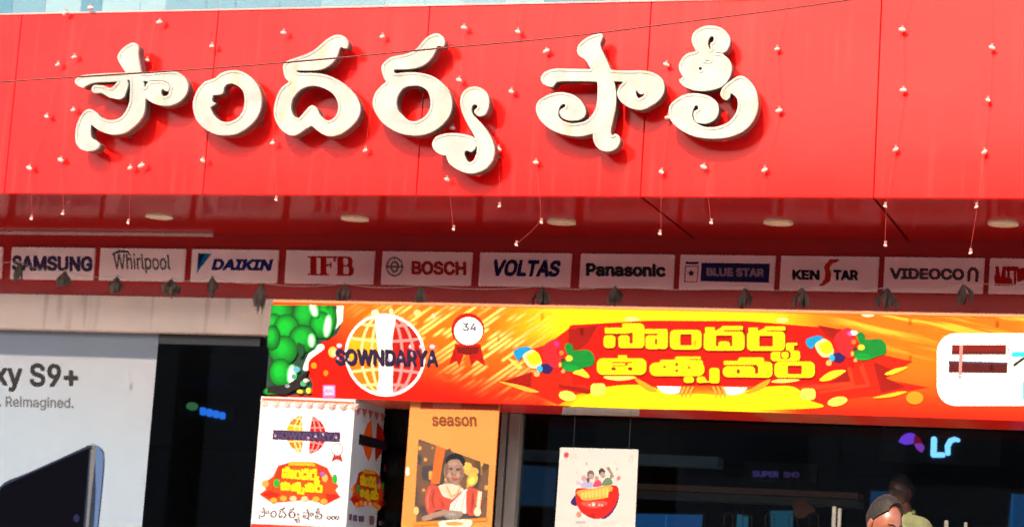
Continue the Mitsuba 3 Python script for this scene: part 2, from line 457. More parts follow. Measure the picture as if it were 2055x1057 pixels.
hole1 = smooth_closed([(733, 458), (748, 432), (768, 450), (795, 452), (798, 478), (768, 497), (740, 488)])
L1 = unary_union([A1, B1, C1, D1]).difference(unary_union([hole1, line([(640, 370), (750, 370), (790, 385), (808, 420), (798, 455)], 5)]))
letter(zoomed(L1, 140, 70, S4), 'cream raised letter with a flared top stroke and long hooked tail, first of the sign')

L2 = smooth_closed([(368, 352, 1), (420, 310), (490, 290), (560, 292), (630, 325), (690, 385), (728, 460), (738, 540), (722, 620), (680, 690), (620, 745), (545, 790), (450, 805), (370, 795), (290, 755), (225, 690),
                    (195, 610), (195, 530), (225, 450), (280, 385), (335, 364)])
H2 = smooth_closed([(436, 425), (465, 395), (510, 390), (560, 415), (595, 455), (607, 520), (600, 590), (570, 650), (520, 690), (460, 705), (395, 685), (350, 640), (328, 590), (342, 570, 1), (372, 552, 1), (340, 530), (348, 482, 1), (398, 480, 1), (430, 462)])
letter(zoomed(L2.difference(H2), 340, 70, S4), 'cream raised ring shaped letter with a chipped inner left edge')

L3 = smooth_closed([(195, 350), (205, 310), (260, 280), (340, 255), (430, 215), (500, 160), (560, 110), (620, 85), (680, 95), (712, 140), (705, 185), (675, 184), (655, 172, 1), (640, 200), (620, 260), (570, 320), (500, 355),
                    (420, 365), (300, 364, 1), (298, 380, 1), (340, 390), (430, 390), (540, 405), (650, 455), (740, 530), (795, 610), (810, 690), (785, 760), (730, 820), (660, 870), (580, 892), (510, 875), (450, 830), (420, 805, 1),
                    (370, 835), (310, 875), (250, 885), (180, 840), (135, 770), (120, 690), (140, 590), (180, 510), (245, 460, 1), (210, 420)])
H3 = smooth_closed([(255, 640), (275, 580), (330, 520), (400, 490), (470, 490), (550, 520), (610, 570), (637, 640), (630, 710), (590, 760), (540, 770), (490, 730), (460, 670), (430, 650), (400, 665), (360, 710), (320, 750), (280, 735), (258, 695)])
letter(zoomed(L3.difference(H3), 520, 50, S4), 'cream raised letter with a heart shaped opening under a flag stroke')

L4 = smooth_closed([(105, 350), (120, 310), (180, 265), (270, 245), (350, 220), (400, 180), (450, 120), (500, 85), (550, 72), (590, 95), (607, 135), (597, 172), (570, 167), (548, 172, 1), (530, 220), (500, 270), (450, 315), (380, 345),
                    (300, 355), (215, 356), (198, 374), (222, 393), (310, 385), (420, 390), (520, 420), (600, 480), (650, 550), (667, 640), (650, 720), (600, 790), (530, 845), (440, 880), (340, 885), (230, 860), (130, 800), (65, 720), (35, 640),
                    (50, 560), (95, 500), (145, 460, 1), (118, 410)])
H4 = smooth_closed([(220, 620), (235, 560), (280, 505), (340, 487), (410, 490), (470, 525), (497, 590), (497, 660), (470, 720), (430, 755), (370, 780), (310, 765), (260, 720), (230, 680)])
letter(zoomed(L4.difference(H4), 740, 50, S4), 'cream raised letter with a round opening under a flag stroke')

P5 = smooth_closed([(497, 380), (510, 320), (550, 275), (620, 258), (690, 290), (722, 350), (720, 420), (695, 475), (650, 492), (620, 475), (610, 452), (635, 425), (628, 400), (600, 400), (583, 430), (592, 480), (640, 530), (700, 600),
                    (750, 690), (767, 770), (750, 850), (700, 910), (620, 945), (540, 945), (460, 912), (405, 865), (383, 805, 1), (440, 760), (515, 790), (543, 848), (577, 866), (612, 835), (632, 770), (628, 700), (600, 630), (550, 545), (512, 460)])
Q5 = smooth_closed([(272, 715), (300, 665), (360, 640), (440, 632), (520, 640), (590, 660), (625, 690), (628, 720), (610, 755), (580, 778), (555, 765, 1), (530, 775), (518, 812), (460, 830), (385, 805, 1), (340, 800), (290, 765)])
letter(zoomed(P5.union(Q5), 800, 110, S4), 'small cream raised S curve letter hanging low beside the round one')

A6 = smooth_closed([(460, 345), (420, 280), (370, 245), (355, 205), (370, 160), (420, 115), (480, 85), (545, 68, 1), (555, 95), (535, 150), (545, 200), (580, 270), (615, 350), (640, 430), (660, 520), (665, 600), (655, 690), (635, 780), (620, 855),
                    (632, 890), (662, 878), (690, 900), (695, 940), (665, 990), (600, 1015), (530, 995), (490, 940), (483, 870), (490, 760), (512, 640), (520, 560), (515, 455)])
B6 = smooth_closed([(510, 860, 1), (400, 890), (310, 890), (200, 865), (110, 815), (50, 750), (25, 680), (40, 620), (100, 575), (180, 548), (260, 548), (340, 575), (395, 630), (420, 690), (405, 740), (360, 763), (290, 766), (235, 745), (213, 705),
                    (225, 682), (262, 655), (250, 632), (215, 650), (201, 690), (204, 740), (245, 777), (310, 794), (380, 787), (430, 770), (480, 720), (520, 640, 1)])
C6 = smooth_closed([(500, 360, 1), (350, 358), (180, 355), (100, 380), (65, 425), (80, 470), (150, 497), (190, 457), (260, 450), (420, 450), (520, 455, 1)])
D6 = smooth_closed([(610, 365, 1), (750, 372), (880, 370), (970, 390), (1035, 440), (1052, 520), (1020, 590), (960, 640), (870, 680), (780, 665), (710, 620), (678, 560), (692, 500), (735, 455, 1), (640, 450, 1)])
h6 = unary_union([smooth_closed([(822, 540), (835, 523), (846, 545), (870, 556), (897, 545), (886, 575), (850, 593), (830, 575)]), line([(897, 545), (908, 505), (893, 472), (850, 455), (790, 452)], 4)])
letter(zoomed(unary_union([A6, B6, C6, D6]).difference(h6), 1070, 50, S4), 'cream raised letter like a crossed stem with two spiral scrolls')

A7 = smooth_closed([(340, 235), (315, 165), (335, 100), (400, 60), (480, 50), (560, 75), (610, 130), (617, 190), (592, 245), (560, 272), (610, 320), (632, 390), (610, 470), (560, 530), (480, 560), (400, 570), (320, 560), (250, 530), (215, 488), (248, 460, 1),
                    (215, 400), (220, 340), (270, 280), (355, 254, 1)])
h7 = unary_union([smooth_closed([(440, 195), (450, 150), (475, 128), (493, 148), (486, 175), (466, 192), (466, 228), (480, 250), (455, 235)]), line([(475, 245), (505, 265), (560, 268)], 5), Point(382, 392).buffer(15), line([(418, 326), (455, 328), (478, 355)], 5),
                  line([(490, 375), (490, 430), (455, 478), (370, 500), (290, 484), (250, 460)], 2.5)])
B7 = smooth_closed([(130, 750), (140, 690), (190, 640), (270, 600), (360, 595), (450, 615), (510, 660), (527, 720), (508, 785), (450, 826), (390, 830), (345, 813), (330, 770), (337, 735), (366, 720), (365, 690), (340, 688), (322, 720), (314, 770),
                    (334, 817), (380, 850), (440, 865), (520, 860), (600, 830), (655, 775), (685, 705), (682, 640), (655, 603), (625, 588), (617, 620), (590, 642), (560, 627), (545, 590), (570, 540), (630, 490), (690, 455), (740, 462), (800, 520),
                    (835, 600), (842, 700), (810, 800), (740, 880), (640, 930), (520, 950), (400, 945), (300, 920), (210, 870), (150, 810)])
letter(zoomed(unary_union([A7.difference(h7), B7]), 1310, 40, S4), 'cream raised letter of stacked spiral curls, last of the sign')

# ------------------------------------------------------------------ brand boards on the red wall
BOARDS = [((-140, 5), 'white board cut off at the left edge of the row'),
          ((20, 190), 'white board with wide dark purple capitals, second in the row'), ((198, 372), 'white board with grey brown slanting script under a small swoosh'),
          ((382, 559), 'white board with a blue triangle before dark blue slanting capitals'), ((571, 752), 'white board with three thick red serif capitals'),
          ((764, 948), 'white board with a grey ring emblem before red capitals'), ((960, 1147), 'white board with dark navy slanting capitals and no emblem'),
          ((1162, 1354), 'white board with black lower case lettering after one capital'), ((1362, 1556), 'white board with a navy bar holding pale capitals beside a small star box'),
          ((1564, 1764), 'white board with black capitals split by a tall red S'), ((1772, 1976), 'white board with rounded dark grey capitals and an arch shaped last letter'),
          ((1983, 2190), 'white board with red block lettering, cut off at the right edge')]
PB = wall(YB - 0.022)
NAVY, PURP, BLK, REDP = (0.012, 0.012, 0.07), (0.055, 0.03, 0.09), (0.012, 0.010, 0.012), (0.52, 0.012, 0.008)


def by(x, top=True):
    return (495.6 + 0.0114 * (x - 20)) if top else (559.2 + 0.0152 * (x - 20))


SL = 0.0133
for (x0, x1), lab in BOARDS:
    k = name('brand_board'); tag(k, lab, 'sign board', 'brand boards under the red canopy')
    lean = -0.062 * 64
    P0 = [(x0 + 4, by(x0)), (x1, by(x1)), (x1 + lean, by(x1, 0)), (x0 + 4 + lean, by(x0, 0))]
    g = on_plane(Polygon(P0), PB)
    add(k + '__panel', slab(g, PB, -0.021, 0.0), 'mat_board_red_bounce')

    def letters(text, a, t, b, m, colr, shear=0.0, bold=True, nm='lettering', i=0, sl=SL):
        return paint(k + '__' + nm, [(lettering(text, a, t, b, m, PB, 0.001 + 0.0015 * i, sl, shear, 0.08 if bold is True else bold), colr)], PB)
    if x0 == 20:
        letters('SAMSUNG', 24, 512, 186, 543, PURP)
    elif x0 == 198:
        letters('Whirlpool', 229, 508, 343, 548, (0.13, 0.10, 0.09), -2, 0.02)
        paint(k + '__emblem', [(stroke([(226, 510, 2), (240, 504, 3), (256, 505, 2), (262, 513, 1)]), (0.13, 0.10, 0.09))], PB)
    elif x0 == 382:
        paint(k + '__emblem', [(Polygon([(398, 508), (425, 509), (395, 547)]), (0.01, 0.16, 0.42)), (Polygon([(398, 508), (412, 508.5), (396, 540)]), (0.008, 0.03, 0.10))], PB)
        letters('DAIKIN', 424, 519, 543, 542, (0.012, 0.018, 0.14), 6)
    elif x0 == 571:
        r_ = lambda *a: rbox(*a)
        F_ = unary_union([r_(450, 488, 497, 630), r_(430, 488, 517, 500), r_(428, 618, 517, 630), r_(526, 488, 570, 630), r_(512, 488, 640, 501), r_(560, 546, 606, 561), r_(622, 490, 640, 530), r_(596, 534, 608, 574), r_(510, 618, 590, 630), r_(650, 488, 694, 630), r_(640, 488, 720, 500), r_(640, 618, 720, 630),
                          rbox(660, 488, 762, 562, 30).difference(rbox(690, 501, 728, 549, 12)), rbox(660, 550, 772, 630, 34).difference(rbox(690, 563, 735, 617, 12))])
        paint(k + '__lettering', [(affinity.affine_transform(F_, [1 / 3.67, 0, SL / 3.67, 1 / 3.67, 500, 380 - 1.0]), REDP)], PB)
    elif x0 == 764:
        c = Point(792, 535)
        ring_ = affinity.scale(c.buffer(19, 16), 0.9, 1.05)
        paint(k + '__emblem', [(ring_.difference(affinity.scale(c.buffer(15.5, 16), 0.9, 1.05)), (0.2, 0.16, 0.15)), (affinity.scale(c.buffer(11, 12), 0.8, 1.1).difference(affinity.scale(c.buffer(6, 12), 0.8, 1.3)), (0.2, 0.16, 0.15)), (sbox(774, 533, 810, 537), (0.2, 0.16, 0.15))], PB)
        letters('BOSCH', 826, 523, 936, 551, (0.50, 0.03, 0.02))
    elif x0 == 960:
        letters('VOLTAS', 985, 520, 1121, 554, NAVY, 7)
    elif x0 == 1162:
        letters('Panasonic', 1176, 527, 1336, 554, BLK)
    elif x0 == 1362:
        paint(k + '__emblem', [(Polygon([(1376, 525), (1402, 525.4), (1402, 530), (1376, 530)]), NAVY)], PB)
        paint(k + '__star_box', [(Polygon([(1375, 533), (1402, 533), (1400, 566), (1373, 566)]).difference(Polygon([(1377, 535), (1400, 535), (1398, 564), (1375, 564)])), (0.2, 0.15, 0.14)),
                               (Polygon([(1387.5 + r * math.sin(a), 548 - r * math.cos(a)) for a, r in ((i * math.pi / 5, 8 if i % 2 == 0 else 3.4) for i in range(10))]), BLK)], PB)
        paint(k + '__bar', [(Polygon([(1408, 527), (1545, 529), (1543, 567), (1406, 564)]), (0.022, 0.02, 0.10))], PB)
        letters('BLUE STAR', 1418, 537, 1533, 554, (0.40, 0.30, 0.36), 0, True, 'lettering', 1)
    elif x0 == 1564:
        letters('KEN', 1590, 541, 1645, 561, BLK, 0, 0.09)
        letters('TAR', 1672, 541, 1722, 562, BLK, 0, 0.09)
        paint(k + '__accent', [(stroke([(1681, 522, 2.5), (1668, 525, 5), (1659, 535, 5), (1662, 548, 6), (1661, 560, 6), (1652, 570, 3.5), (1646, 572, 1.5)]), (0.60, 0.03, 0.012))], PB)
    elif x0 == 1772:
        letters('VIDEOCO', 1786, 537, 1935, 560, (0.10, 0.05, 0.05))
        paint(k + '__arch', [(stroke([(1944, 562, 3.2), (1945, 545, 3.2), (1950, 539, 3.2), (1957, 540, 3.2), (1961, 546, 3.2), (1960, 563, 3.2)]), (0.10, 0.05, 0.05))], PB)
    elif x0 == 1983:
        letters('MIT', 1998, 534, 2045, 572, REDP)
        paint(k + '__bar', [(Polygon([(1995, 552), (2030, 558), (2034, 573), (1997, 573)]), REDP), (Polygon([(2040, 540), (2062, 536), (2060, 560), (2042, 566)]), REDP)], PB)

# ------------------------------------------------------------------ entrance box with the festival banner
EB = 'entrance_banner'
tag(EB, 'long printed festival banner box over the entrance, red and yellow with lettering', 'banner')
xb0, xb1 = at(541, 700, YBAN)[0], 1.2
zt = 3.9065
zt = at(1300, 617.5, YBAN)[2]
PN = wall(YBAN)
WX, HZ = (at(2055, 720, YBAN)[0] - xb0), zt - zs


def banner_fn(p, n, uv):
    u = (p.x - xb0) / WX
    v = (p.z - zs) / HZ
    red, orange, yellow = mi.Color3f(0.50, 0.0035, 0.0003), mi.Color3f(0.58, 0.098, 0.002), mi.Color3f(0.62, 0.46, 0.0015)
    g = mikit.smoothstep(0.15, 0.95, v + 0.25 * mikit.smoothstep(0.1, 0.4, u) - 0.45 * (1 - mikit.smoothstep(0.02, 0.20, u)))
    c = red * (1 - g) + orange * g
    glow = mikit.smoothstep(0.30, 0.44, u) * (1 - mikit.smoothstep(0.64, 0.78, u))
    yy = glow * dr.maximum(mikit.smoothstep(0.50, 0.80, v), mikit.smoothstep(0.25, 0.02, v) * mikit.smoothstep(0.38, 0.46, u) * (1 - mikit.smoothstep(0.66, 0.74, u)))
    c = c * (1 - yy) + yellow * yy
    rt = mikit.smoothstep(0.70, 0.80, u) * mikit.smoothstep(0.15, 0.55, v)
    c = c * (1 - 0.75 * rt) + orange * (0.75 * rt)
    a = (u * WX * 0.80 + v * HZ * 0.62) / 0.11
    b = (v * HZ * 0.80 - u * WX * 0.58) / 0.030
    rows = dr.floor(b)
    dots = mikit.smoothstep(0.30, 0.75, mikit.noise(a + mikit.cell_rand(rows) * 13.0, rows, 3.0)) * mikit.smoothstep(0.5, 0.2, dr.abs(b - rows - 0.5))
    w = mikit.smoothstep(0.07, 0.22, u) * (1 - mikit.smoothstep(0.32, 0.42, u)) * mikit.smoothstep(0.40, 0.95, v + 0.55 * mikit.smoothstep(0.1, 0.36, u) - 0.1)
    c = c * (1 - dots * w) + mi.Color3f(0.62, 0.38, 0.09) * (dots * w)
    st = mikit.fbm(u * WX * 3.0 + v * 3.0, v * HZ * 40.0 + u * WX * 8.0, 5.0, 3)
    sw = mikit.smoothstep(0.74, 0.80, u) * mikit.smoothstep(0.45, 0.9, v) * mikit.smoothstep(0.5, 0.75, st)
    return c * (1 - sw) + mi.Color3f(0.60, 0.30, 0.02) * sw


scene['mat_banner'] = principled(mikit.proc(banner_fn), 0.5, 0.07)
scene['mat_banner_edge'] = principled((0.72, 0.16, 0.05), 0.5, 0.4)
scene['mat_underside'] = principled(mikit.proc(lambda p, n, uv: mikit.mix((0.70, 0.02, 0.008), (0.62, 0.10, 0.05), mikit.smoothstep(0.55, 0.8, mikit.fbm(p.x * 2.3, 1.0, 6.0, 2)))), 0.22, 0.6)
add(EB + '__frame', bx(xb0, xb1, YBAN + 0.004, YB - 0.055, zs + 0.006, zt), 'mat_banner_edge')
add(EB + '__face', bx(xb0 + 0.001, xb1 - 0.001, YBAN, YBAN + 0.0035, zs + 0.001, zt - 0.014), 'mat_banner')
add(EB + '__edge_trim', bx(xb0, xb1, YBAN - 0.006, YBAN + 0.003, zt - 0.0135, zt + 0.004), 'mat_banner_edge')
add(EB + '__underside', bx(xb0, xb1, YBAN + 0.004, YG - 0.08, zs, zs + 0.005), 'mat_underside')
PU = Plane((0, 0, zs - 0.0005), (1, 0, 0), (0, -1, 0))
paint(EB + '__painted_reflection', [(Polygon([(1130, 816), (1283, 820), (1283, 833.5), (1127, 831)]), (0.72, 0.62, 0.60))], PU, 0.0006)  # pale shape painted in as the white poster mirrored in the glossy underside

WHT, GOLD, GRN = (0.80, 0.80, 0.80), (0.80, 0.60, 0.004), (0.004, 0.42, 0.035)


def ell(cx, cy, rx, ry, a=0, n=10):
    return affinity.translate(affinity.rotate(affinity.scale(Point(0, 0).buffer(1, n), rx, ry), a, origin=(0, 0)), cx, cy)


# bunches of balloons at the left end
b_it = [(Polygon([(547, 609), (690, 612), (690, 640), (676, 672), (640, 690), (612, 735), (628, 770), (625, 796), (533, 792)]), (0.02, 0.05, 0.035))]
b_it += [(Polygon([(676, 612), (690, 612), (688, 645), (672, 662)]), (0.55, 0.75, 0.62)), (smooth_closed([(625, 700), (645, 690), (650, 700), (622, 722), (618, 742), (608, 738)]), (0.60, 0.75, 0.70))]
BAL = [(563, 626, 26, 24), (550, 652, 18, 22), (655, 640, 20, 34), (613, 632, 24, 32), (645, 652, 22, 26), (576, 660, 25, 28), (609, 680, 27, 27), (570, 703, 28, 28), (565, 748, 22, 27), (549, 678, 14, 24), (546, 786, 14, 8)]
for i, (x, y, rx, ry) in enumerate(BAL):
    b_it.append((ell(x, y, rx + 1.5, ry + 1.5), (0.001, 0.05, 0.010)))
    for j in range(6):
        q = j / 5
        b_it.append((ell(x - rx * 0.16 * q, y - ry * 0.16 * q, rx * (1 - 0.62 * q), ry * (1 - 0.62 * q)), (0.003, 0.10 + 0.025 * (i % 3) + 0.24 * q, 0.010 + 0.018 * q)))
for x, y, rx, ry, a in ((632, 622, 5, 13, -20), (660, 655, 5, 20, 8), (588, 752, 6, 17, 5), (628, 684, 4, 11, 0)):
    b_it.append((ell(x, y, rx + 5, ry + 4, a), (0.03, 0.42, 0.09)))
    b_it.append((ell(x, y, rx + 2.5, ry + 2, a), (0.22, 0.55, 0.28)))
    b_it.append((ell(x, y, rx, ry, a), (0.72, 0.80, 0.68)))
b_it += [(smooth_closed([(600, 690), (612, 694), (612, 712), (604, 716)]), (0.008, 0.06, 0.02)), (Polygon([(540, 776), (580, 772), (622, 744), (606, 778), (575, 792), (540, 788)]), (0.015, 0.012, 0.014)),
         (ell(598, 742, 7, 6), (0.10, 0.35, 0.45)), (ell(592, 756, 4, 5), (0.06, 0.2, 0.25)), (ell(580, 775, 5, 4), (0.2, 0.22, 0.28)), (ell(605, 786, 6, 4), (0.65, 0.45, 0.05)), (ell(622, 784, 5, 6), (0.62, 0.5, 0.06)), (ell(612, 770, 6, 6), (0.06, 0.3, 0.15)), (ell(617, 764, 5, 4), (0.6, 0.5, 0.45))]
clip_ = Polygon([(545.5, 612), (800, 614), (800, 797), (529.5, 791)])
b_it = [(g_.intersection(clip_), c_) for g_, c_ in b_it if g_.intersects(clip_)]
paint(EB + '__balloon_print', b_it, PN, 0.0008, step=0.0003)
paint(EB + '__square_badge', [(rbox(648, 772, 673, 797, 3), (0.62, 0.14, 0.42)), (rbox(651, 775, 670, 792, 2), (0.60, 0.45, 0.62)), (lettering('Am', 653, 779, 668, 788, PN, 0.0032), (0.10, 0.05, 0.3))], PN)
# small sparks
sp = [(ell(630, 733, 6, 6), (0.82, 0.22, 0.004)), (ell(654, 748, 5, 6), (0.80, 0.16, 0.004)), (ell(668, 706, 9, 11), (0.82, 0.40, 0.06)), (ell(670, 708, 5, 7), (0.8, 0.7, 0.5)), (ell(753, 628, 8, 7), (0.82, 0.70, 0.42)), (ell(785, 624, 4, 6), (0.82, 0.60, 0.3)), (ell(838, 628, 8, 7), (0.82, 0.50, 0.18)),
      (ell(870, 634, 5, 5), (0.82, 0.45, 0.3)), (ell(894, 758, 9, 9), (0.80, 0.04, 0.004)), (ell(1742, 630, 13, 6), (0.82, 0.72, 0.45)), (ell(1742, 630, 7, 3.5), (0.82, 0.8, 0.7)), (ell(640, 700, 3, 3), (0.8, 0.4, 0.02)), (ell(1268, 640, 14, 5), (0.82, 0.72, 0.2)), (ell(1570, 642, 12, 5), (0.82, 0.74, 0.2))]
for q in sp:
    paint(EB + '__spark', [q], PN, 0.0008)


def emblem(key, f, plane, ground=True, text=True, h=0.001, tone=1.0):
    """The round globe emblem: f maps (unit circle, y down) to pixels."""
    def mp(g):
        from shapely.ops import transform
        return transform(lambda x, y: tuple(np.array([f(a, b) for a, b in zip(x, y)]).T), g)
    disc = Point(0, 0).buffer(1, 32)
    lft, rgt = sbox(-1, -1, -0.16, 1), sbox(0.18, -1, 1, 1)
    it = [(disc, WHT)] if ground else []
    inner = Point(0, 0).buffer(0.93, 32)
    O1, O2, R1 = (0.74, 0.15, 0.004), (0.78, 0.34, 0.006), (0.36, 0.005, 0.003)
    band = smooth_closed([(-0.20, -1), (0.25, -1), (0.18, -0.3), (0.2, 0.3), (0.10, 1), (-0.22, 1), (-0.12, 0.3), (-0.20, -0.3)])
    it += [(inner.intersection(lft).difference(band), tuple(x * tone for x in O1)), (inner.intersection(sbox(-1, -0.42, -0.16, 0.16)).difference(band), tuple(x * tone for x in O2)), (inner.intersection(rgt).difference(band), tuple(x * tone for x in R1))]
    if True:
        lines = []
        for a in (-0.62, -0.36, 0.42, 0.70):
            lines.append(LineString([(a * math.sqrt(1 - t * t) * 0.97 + 0.02, t) for t in np.linspace(-0.95, 0.95, 21)]).buffer(0.035))
        for b in (-0.75, -0.38, 0.40, 0.76):
            lines.append(LineString([(t, b + 0.10 * (1 if b < 0 else -1) * (1 - t * t) - 0.05 * (1 if b < 0 else -1)) for t in np.linspace(-1, 1, 21)]).buffer(0.035))
        it.append((unary_union(lines).intersection(inner).difference(band).intersection(lft), (0.82, 0.50, 0.22)))
        it.append((unary_union(lines).intersection(inner).difference(band).intersection(rgt), (0.72, 0.20, 0.20)))
    if not ground:
        it = [it[0], it[1], it[3], it[2], it[4]]
    if ground:
        paint(key + '__emblem', [(mp(g), c) for g, c in it], plane, h, step=0.0004)
    else:
        for part in (it[:3], it[3:]):
            paint(key + '__emblem_half', [(mp(g), c) for g, c in part], plane, h, step=0.0004)
    return mp


emblem(EB, lambda x, y: (773 + 81 * x + 1.0 * y, 712 + 83 * y + 1.2 * x), PN)
tx = [(ell(x, 712 + 0.012 * (x - 672) - 19, 5.5, 4.5), (0.75, 0.42, 0.55)) for x in (681, 806, 826, 847, 868)]
paint(EB + '__lettering', tx + [(lettering('SOWNDARYA', 673, 699, 879, 731, PN, 0.006, 0.014, 0, 0.05), (0.018, 0.009, 0.036)), (lettering('SOWNDARYA', 675, 701, 880, 734, PN, 0.004, 0.014, 0, 0.06), (0.012, 0.005, 0.026))]
      + [(slab(on_plane(ell(x, y, 2.4, 3.2), PN), PN, 0.0072, 0.0082), (0.38, 0.27, 0.40)) for x, y in ((679, 719), (701, 721), (781, 722), (805, 717), (827, 709), (866, 718))], PN)
# ribbon badge
rb = [(Polygon([(914, 690), (964, 690), (974, 734), (956, 722), (946, 734), (940, 705), (932, 705), (922, 735), (916, 724), (901, 732)]), (0.34, 0.004, 0.002)), (ell(939, 661, 33, 33), (0.36, 0.004, 0.002)), (Polygon([(916, 696), (962, 696), (960, 708), (938, 712), (918, 707)]), (0.14, 0.003, 0.002)),
      (ell(940.5, 664, 29, 28, 0, 20), WHT), (lettering('34', 929, 648, 957, 664, PN, 0.0042, 0.01, 0, 0.03), (0.05, 0.06, 0.12)), (lettering('YEARS', 927, 672, 956, 676, PN, 0.0042, 0.01), (0.6, 0.62, 0.65))]
paint(EB + '__ribbon_badge', rb, PN)
# the red box with ribbons in the middle
RED1, RED2, DRK = (0.56, 0.003, 0.0004), (0.66, 0.010, 0.0012), (0.25, 0.003, 0.001)
box_it = [(Polygon([(1012, 768), (1080, 745), (1080, 720), (1030, 712), (1100, 690), (1140, 660), (1145, 652), (1300, 643), (1500, 644), (1705, 662), (1740, 705), (1832, 725), (1770, 760), (1865, 777), (1790, 790), (1700, 800), (1640, 815), (1590, 790), (1540, 775), (1300, 772), (1160, 790), (1120, 812), (1060, 785)]), RED2),
          (Polygon([(1145, 652), (1300, 643), (1500, 644), (1690, 660), (1720, 720), (1700, 765), (1560, 772), (1300, 775), (1150, 770), (1136, 700)]), RED1),
          (Polygon([(1141, 660), (1200, 652), (1180, 690), (1140, 715)]), DRK), (Polygon([(1640, 652), (1694, 662), (1700, 690), (1660, 675)]), DRK), (Polygon([(1010, 765), (1068, 745), (1066, 778), (1030, 772)]), DRK),
          (Polygon([(1700, 735), (1712, 770), (1660, 772), (1690, 752)]), DRK), (Polygon([(1752, 725), (1768, 788), (1820, 776), (1778, 758), (1800, 745)]), DRK),
          (Polygon([(1122, 770), (1200, 782), (1180, 790), (1120, 778)]), DRK)]
for p_ in ([(1732, 730), (1748, 775), (1640, 790), (1645, 784), (1738, 770), (1724, 735)], [(1708, 735), (1716, 775), (1600, 784), (1602, 776), (1707, 765), (1700, 738)]):
    box_it.append((Polygon(p_), (0.70, 0.030, 0.006)))
YEL2 = (0.82, 0.62, 0.10)
box_it += [(smooth_closed([(1150, 812), (1210, 778), (1290, 772), (1330, 785), (1352, 792), (1400, 790), (1440, 792), (1475, 790), (1520, 778), (1590, 775), (1620, 800), (1640, 818), (1400, 822), (1170, 816)]), (0.80, 0.60, 0.002)),
           (smooth_closed([(1318, 774, 1), (1367, 775, 1), (1362, 788), (1345, 790), (1328, 786)]), WHT), (smooth_closed([(1451, 776, 1), (1500, 777, 1), (1490, 788), (1470, 792), (1455, 788)]), WHT),
           (smooth_closed([(1213, 755), (1250, 752), (1277, 757), (1250, 763), (1222, 761)]), YEL2), (smooth_closed([(1548, 766), (1570, 759), (1605, 762), (1575, 768)]), YEL2), (smooth_closed([(1275, 758), (1300, 770), (1320, 785), (1300, 784), (1280, 768)]), (0.82, 0.25, 0.01)), (smooth_closed([(1545, 760), (1520, 772), (1495, 790), (1520, 785), (1540, 772)]), (0.82, 0.25, 0.01)),
           (rbox(1186, 769, 1216, 793, 8), (0.82, 0.66, 0.08)), (ell(1139, 794, 17, 10, 10), (0.82, 0.66, 0.08)), (rbox(1607, 779, 1637, 802, 8), (0.82, 0.66, 0.08)), (ell(1681, 805, 20, 9, -12), (0.82, 0.66, 0.08)),
           (smooth_closed([(1002, 765), (1050, 774), (1082, 786), (1060, 786), (1030, 776)]), (0.82, 0.30, 0.03)), (smooth_closed([(1020, 718), (1038, 726), (1048, 736), (1042, 742), (1030, 730)]), (0.82, 0.45, 0.08)), (smooth_closed([(1150, 748), (1165, 738), (1182, 752), (1180, 758), (1160, 752)]), (0.82, 0.55, 0.03)),
           (smooth_closed([(1645, 762), (1668, 745), (1698, 743), (1680, 756), (1660, 764)]), (0.82, 0.62, 0.02)), (smooth_closed([(1776, 750), (1795, 740), (1822, 736), (1800, 748), (1785, 752)]), (0.82, 0.50, 0.02)), (smooth_closed([(1752, 798), (1800, 786), (1820, 786), (1790, 796)]), (0.82, 0.38, 0.02)), (ell(1836, 798, 17, 13), (0.80, 0.22, 0.01))]
for x, s in ((1374, -1), (1382, -1), (1391, -1), (1432, 1), (1441, 1), (1450, 1)):
    box_it.append((stroke([(x, 777, 2.0), (x + 5 * s, 787, 2.6), (x + 5 * s, 797, 1.2)]), (0.80, 0.28, 0.03)))
paint(EB + '__gift_print', box_it, PN, 0.0012, step=0.0003)


def puff(dx, dy):
    q = lambda pts: affinity.translate(smooth_closed(pts), dx, dy)
    e = lambda *a: affinity.translate(ell(*a), dx, dy)
    return [(q([(1033, 703), (1055, 695), (1068, 702), (1052, 712), (1043, 722), (1034, 715)]), (0.003, 0.23, 0.52)), (q([(1050, 714), (1072, 702), (1088, 726), (1078, 738), (1062, 736)]), (0.82, 0.52, 0.25)), (q([(1058, 716), (1078, 706), (1086, 725), (1070, 732)]), (0.80, 0.58, 0.003)),
            (e(1097, 739, 13, 10), (0.018, 0.008, 0.09)), (e(1084, 740, 6, 7), (0.02, 0.32, 0.60)), (e(1078, 750, 6, 6), (0.80, 0.32, 0.1)), (q([(1092, 694), (1118, 680), (1128, 705), (1125, 740), (1108, 735), (1090, 715)]), (0.80, 0.012, 0.02)),
            (q([(1134, 695), (1142, 688), (1150, 694), (1154, 703), (1180, 702), (1193, 715), (1190, 732), (1172, 738), (1160, 743), (1140, 743), (1128, 735), (1132, 725), (1148, 722), (1140, 712)]), (0.002, 0.18, 0.022)), (e(1146, 738, 16, 7), (0.002, 0.24, 0.03)),
            (e(1143, 719, 7, 6), (0.70, 0.55, 0.03)), (e(1130, 722, 5, 4), (0.05, 0.03, 0.01)), (e(1128, 708, 5, 5), (0.80, 0.14, 0.03)), (e(1125, 732, 3, 5), (0.78, 0.35, 0.05)), (e(1131, 745, 4, 4), (0.78, 0.25, 0.08)), (e(1118, 690, 5, 5), (0.78, 0.02, 0.22))]


paint(EB + '__toy_print', puff(0, 0), PN, 0.0080, step=0.0003)
paint(EB + '__toy_print', puff(586, -22) + [(ell(1714, 668, 8, 5), (0.80, 0.70, 0.6)), (ell(1706, 670, 4, 4), (0.8, 0.1, 0.35))], PN, 0.0080, step=0.0003)


# yellow festival lettering
def U(*g):
    return unary_union(g)


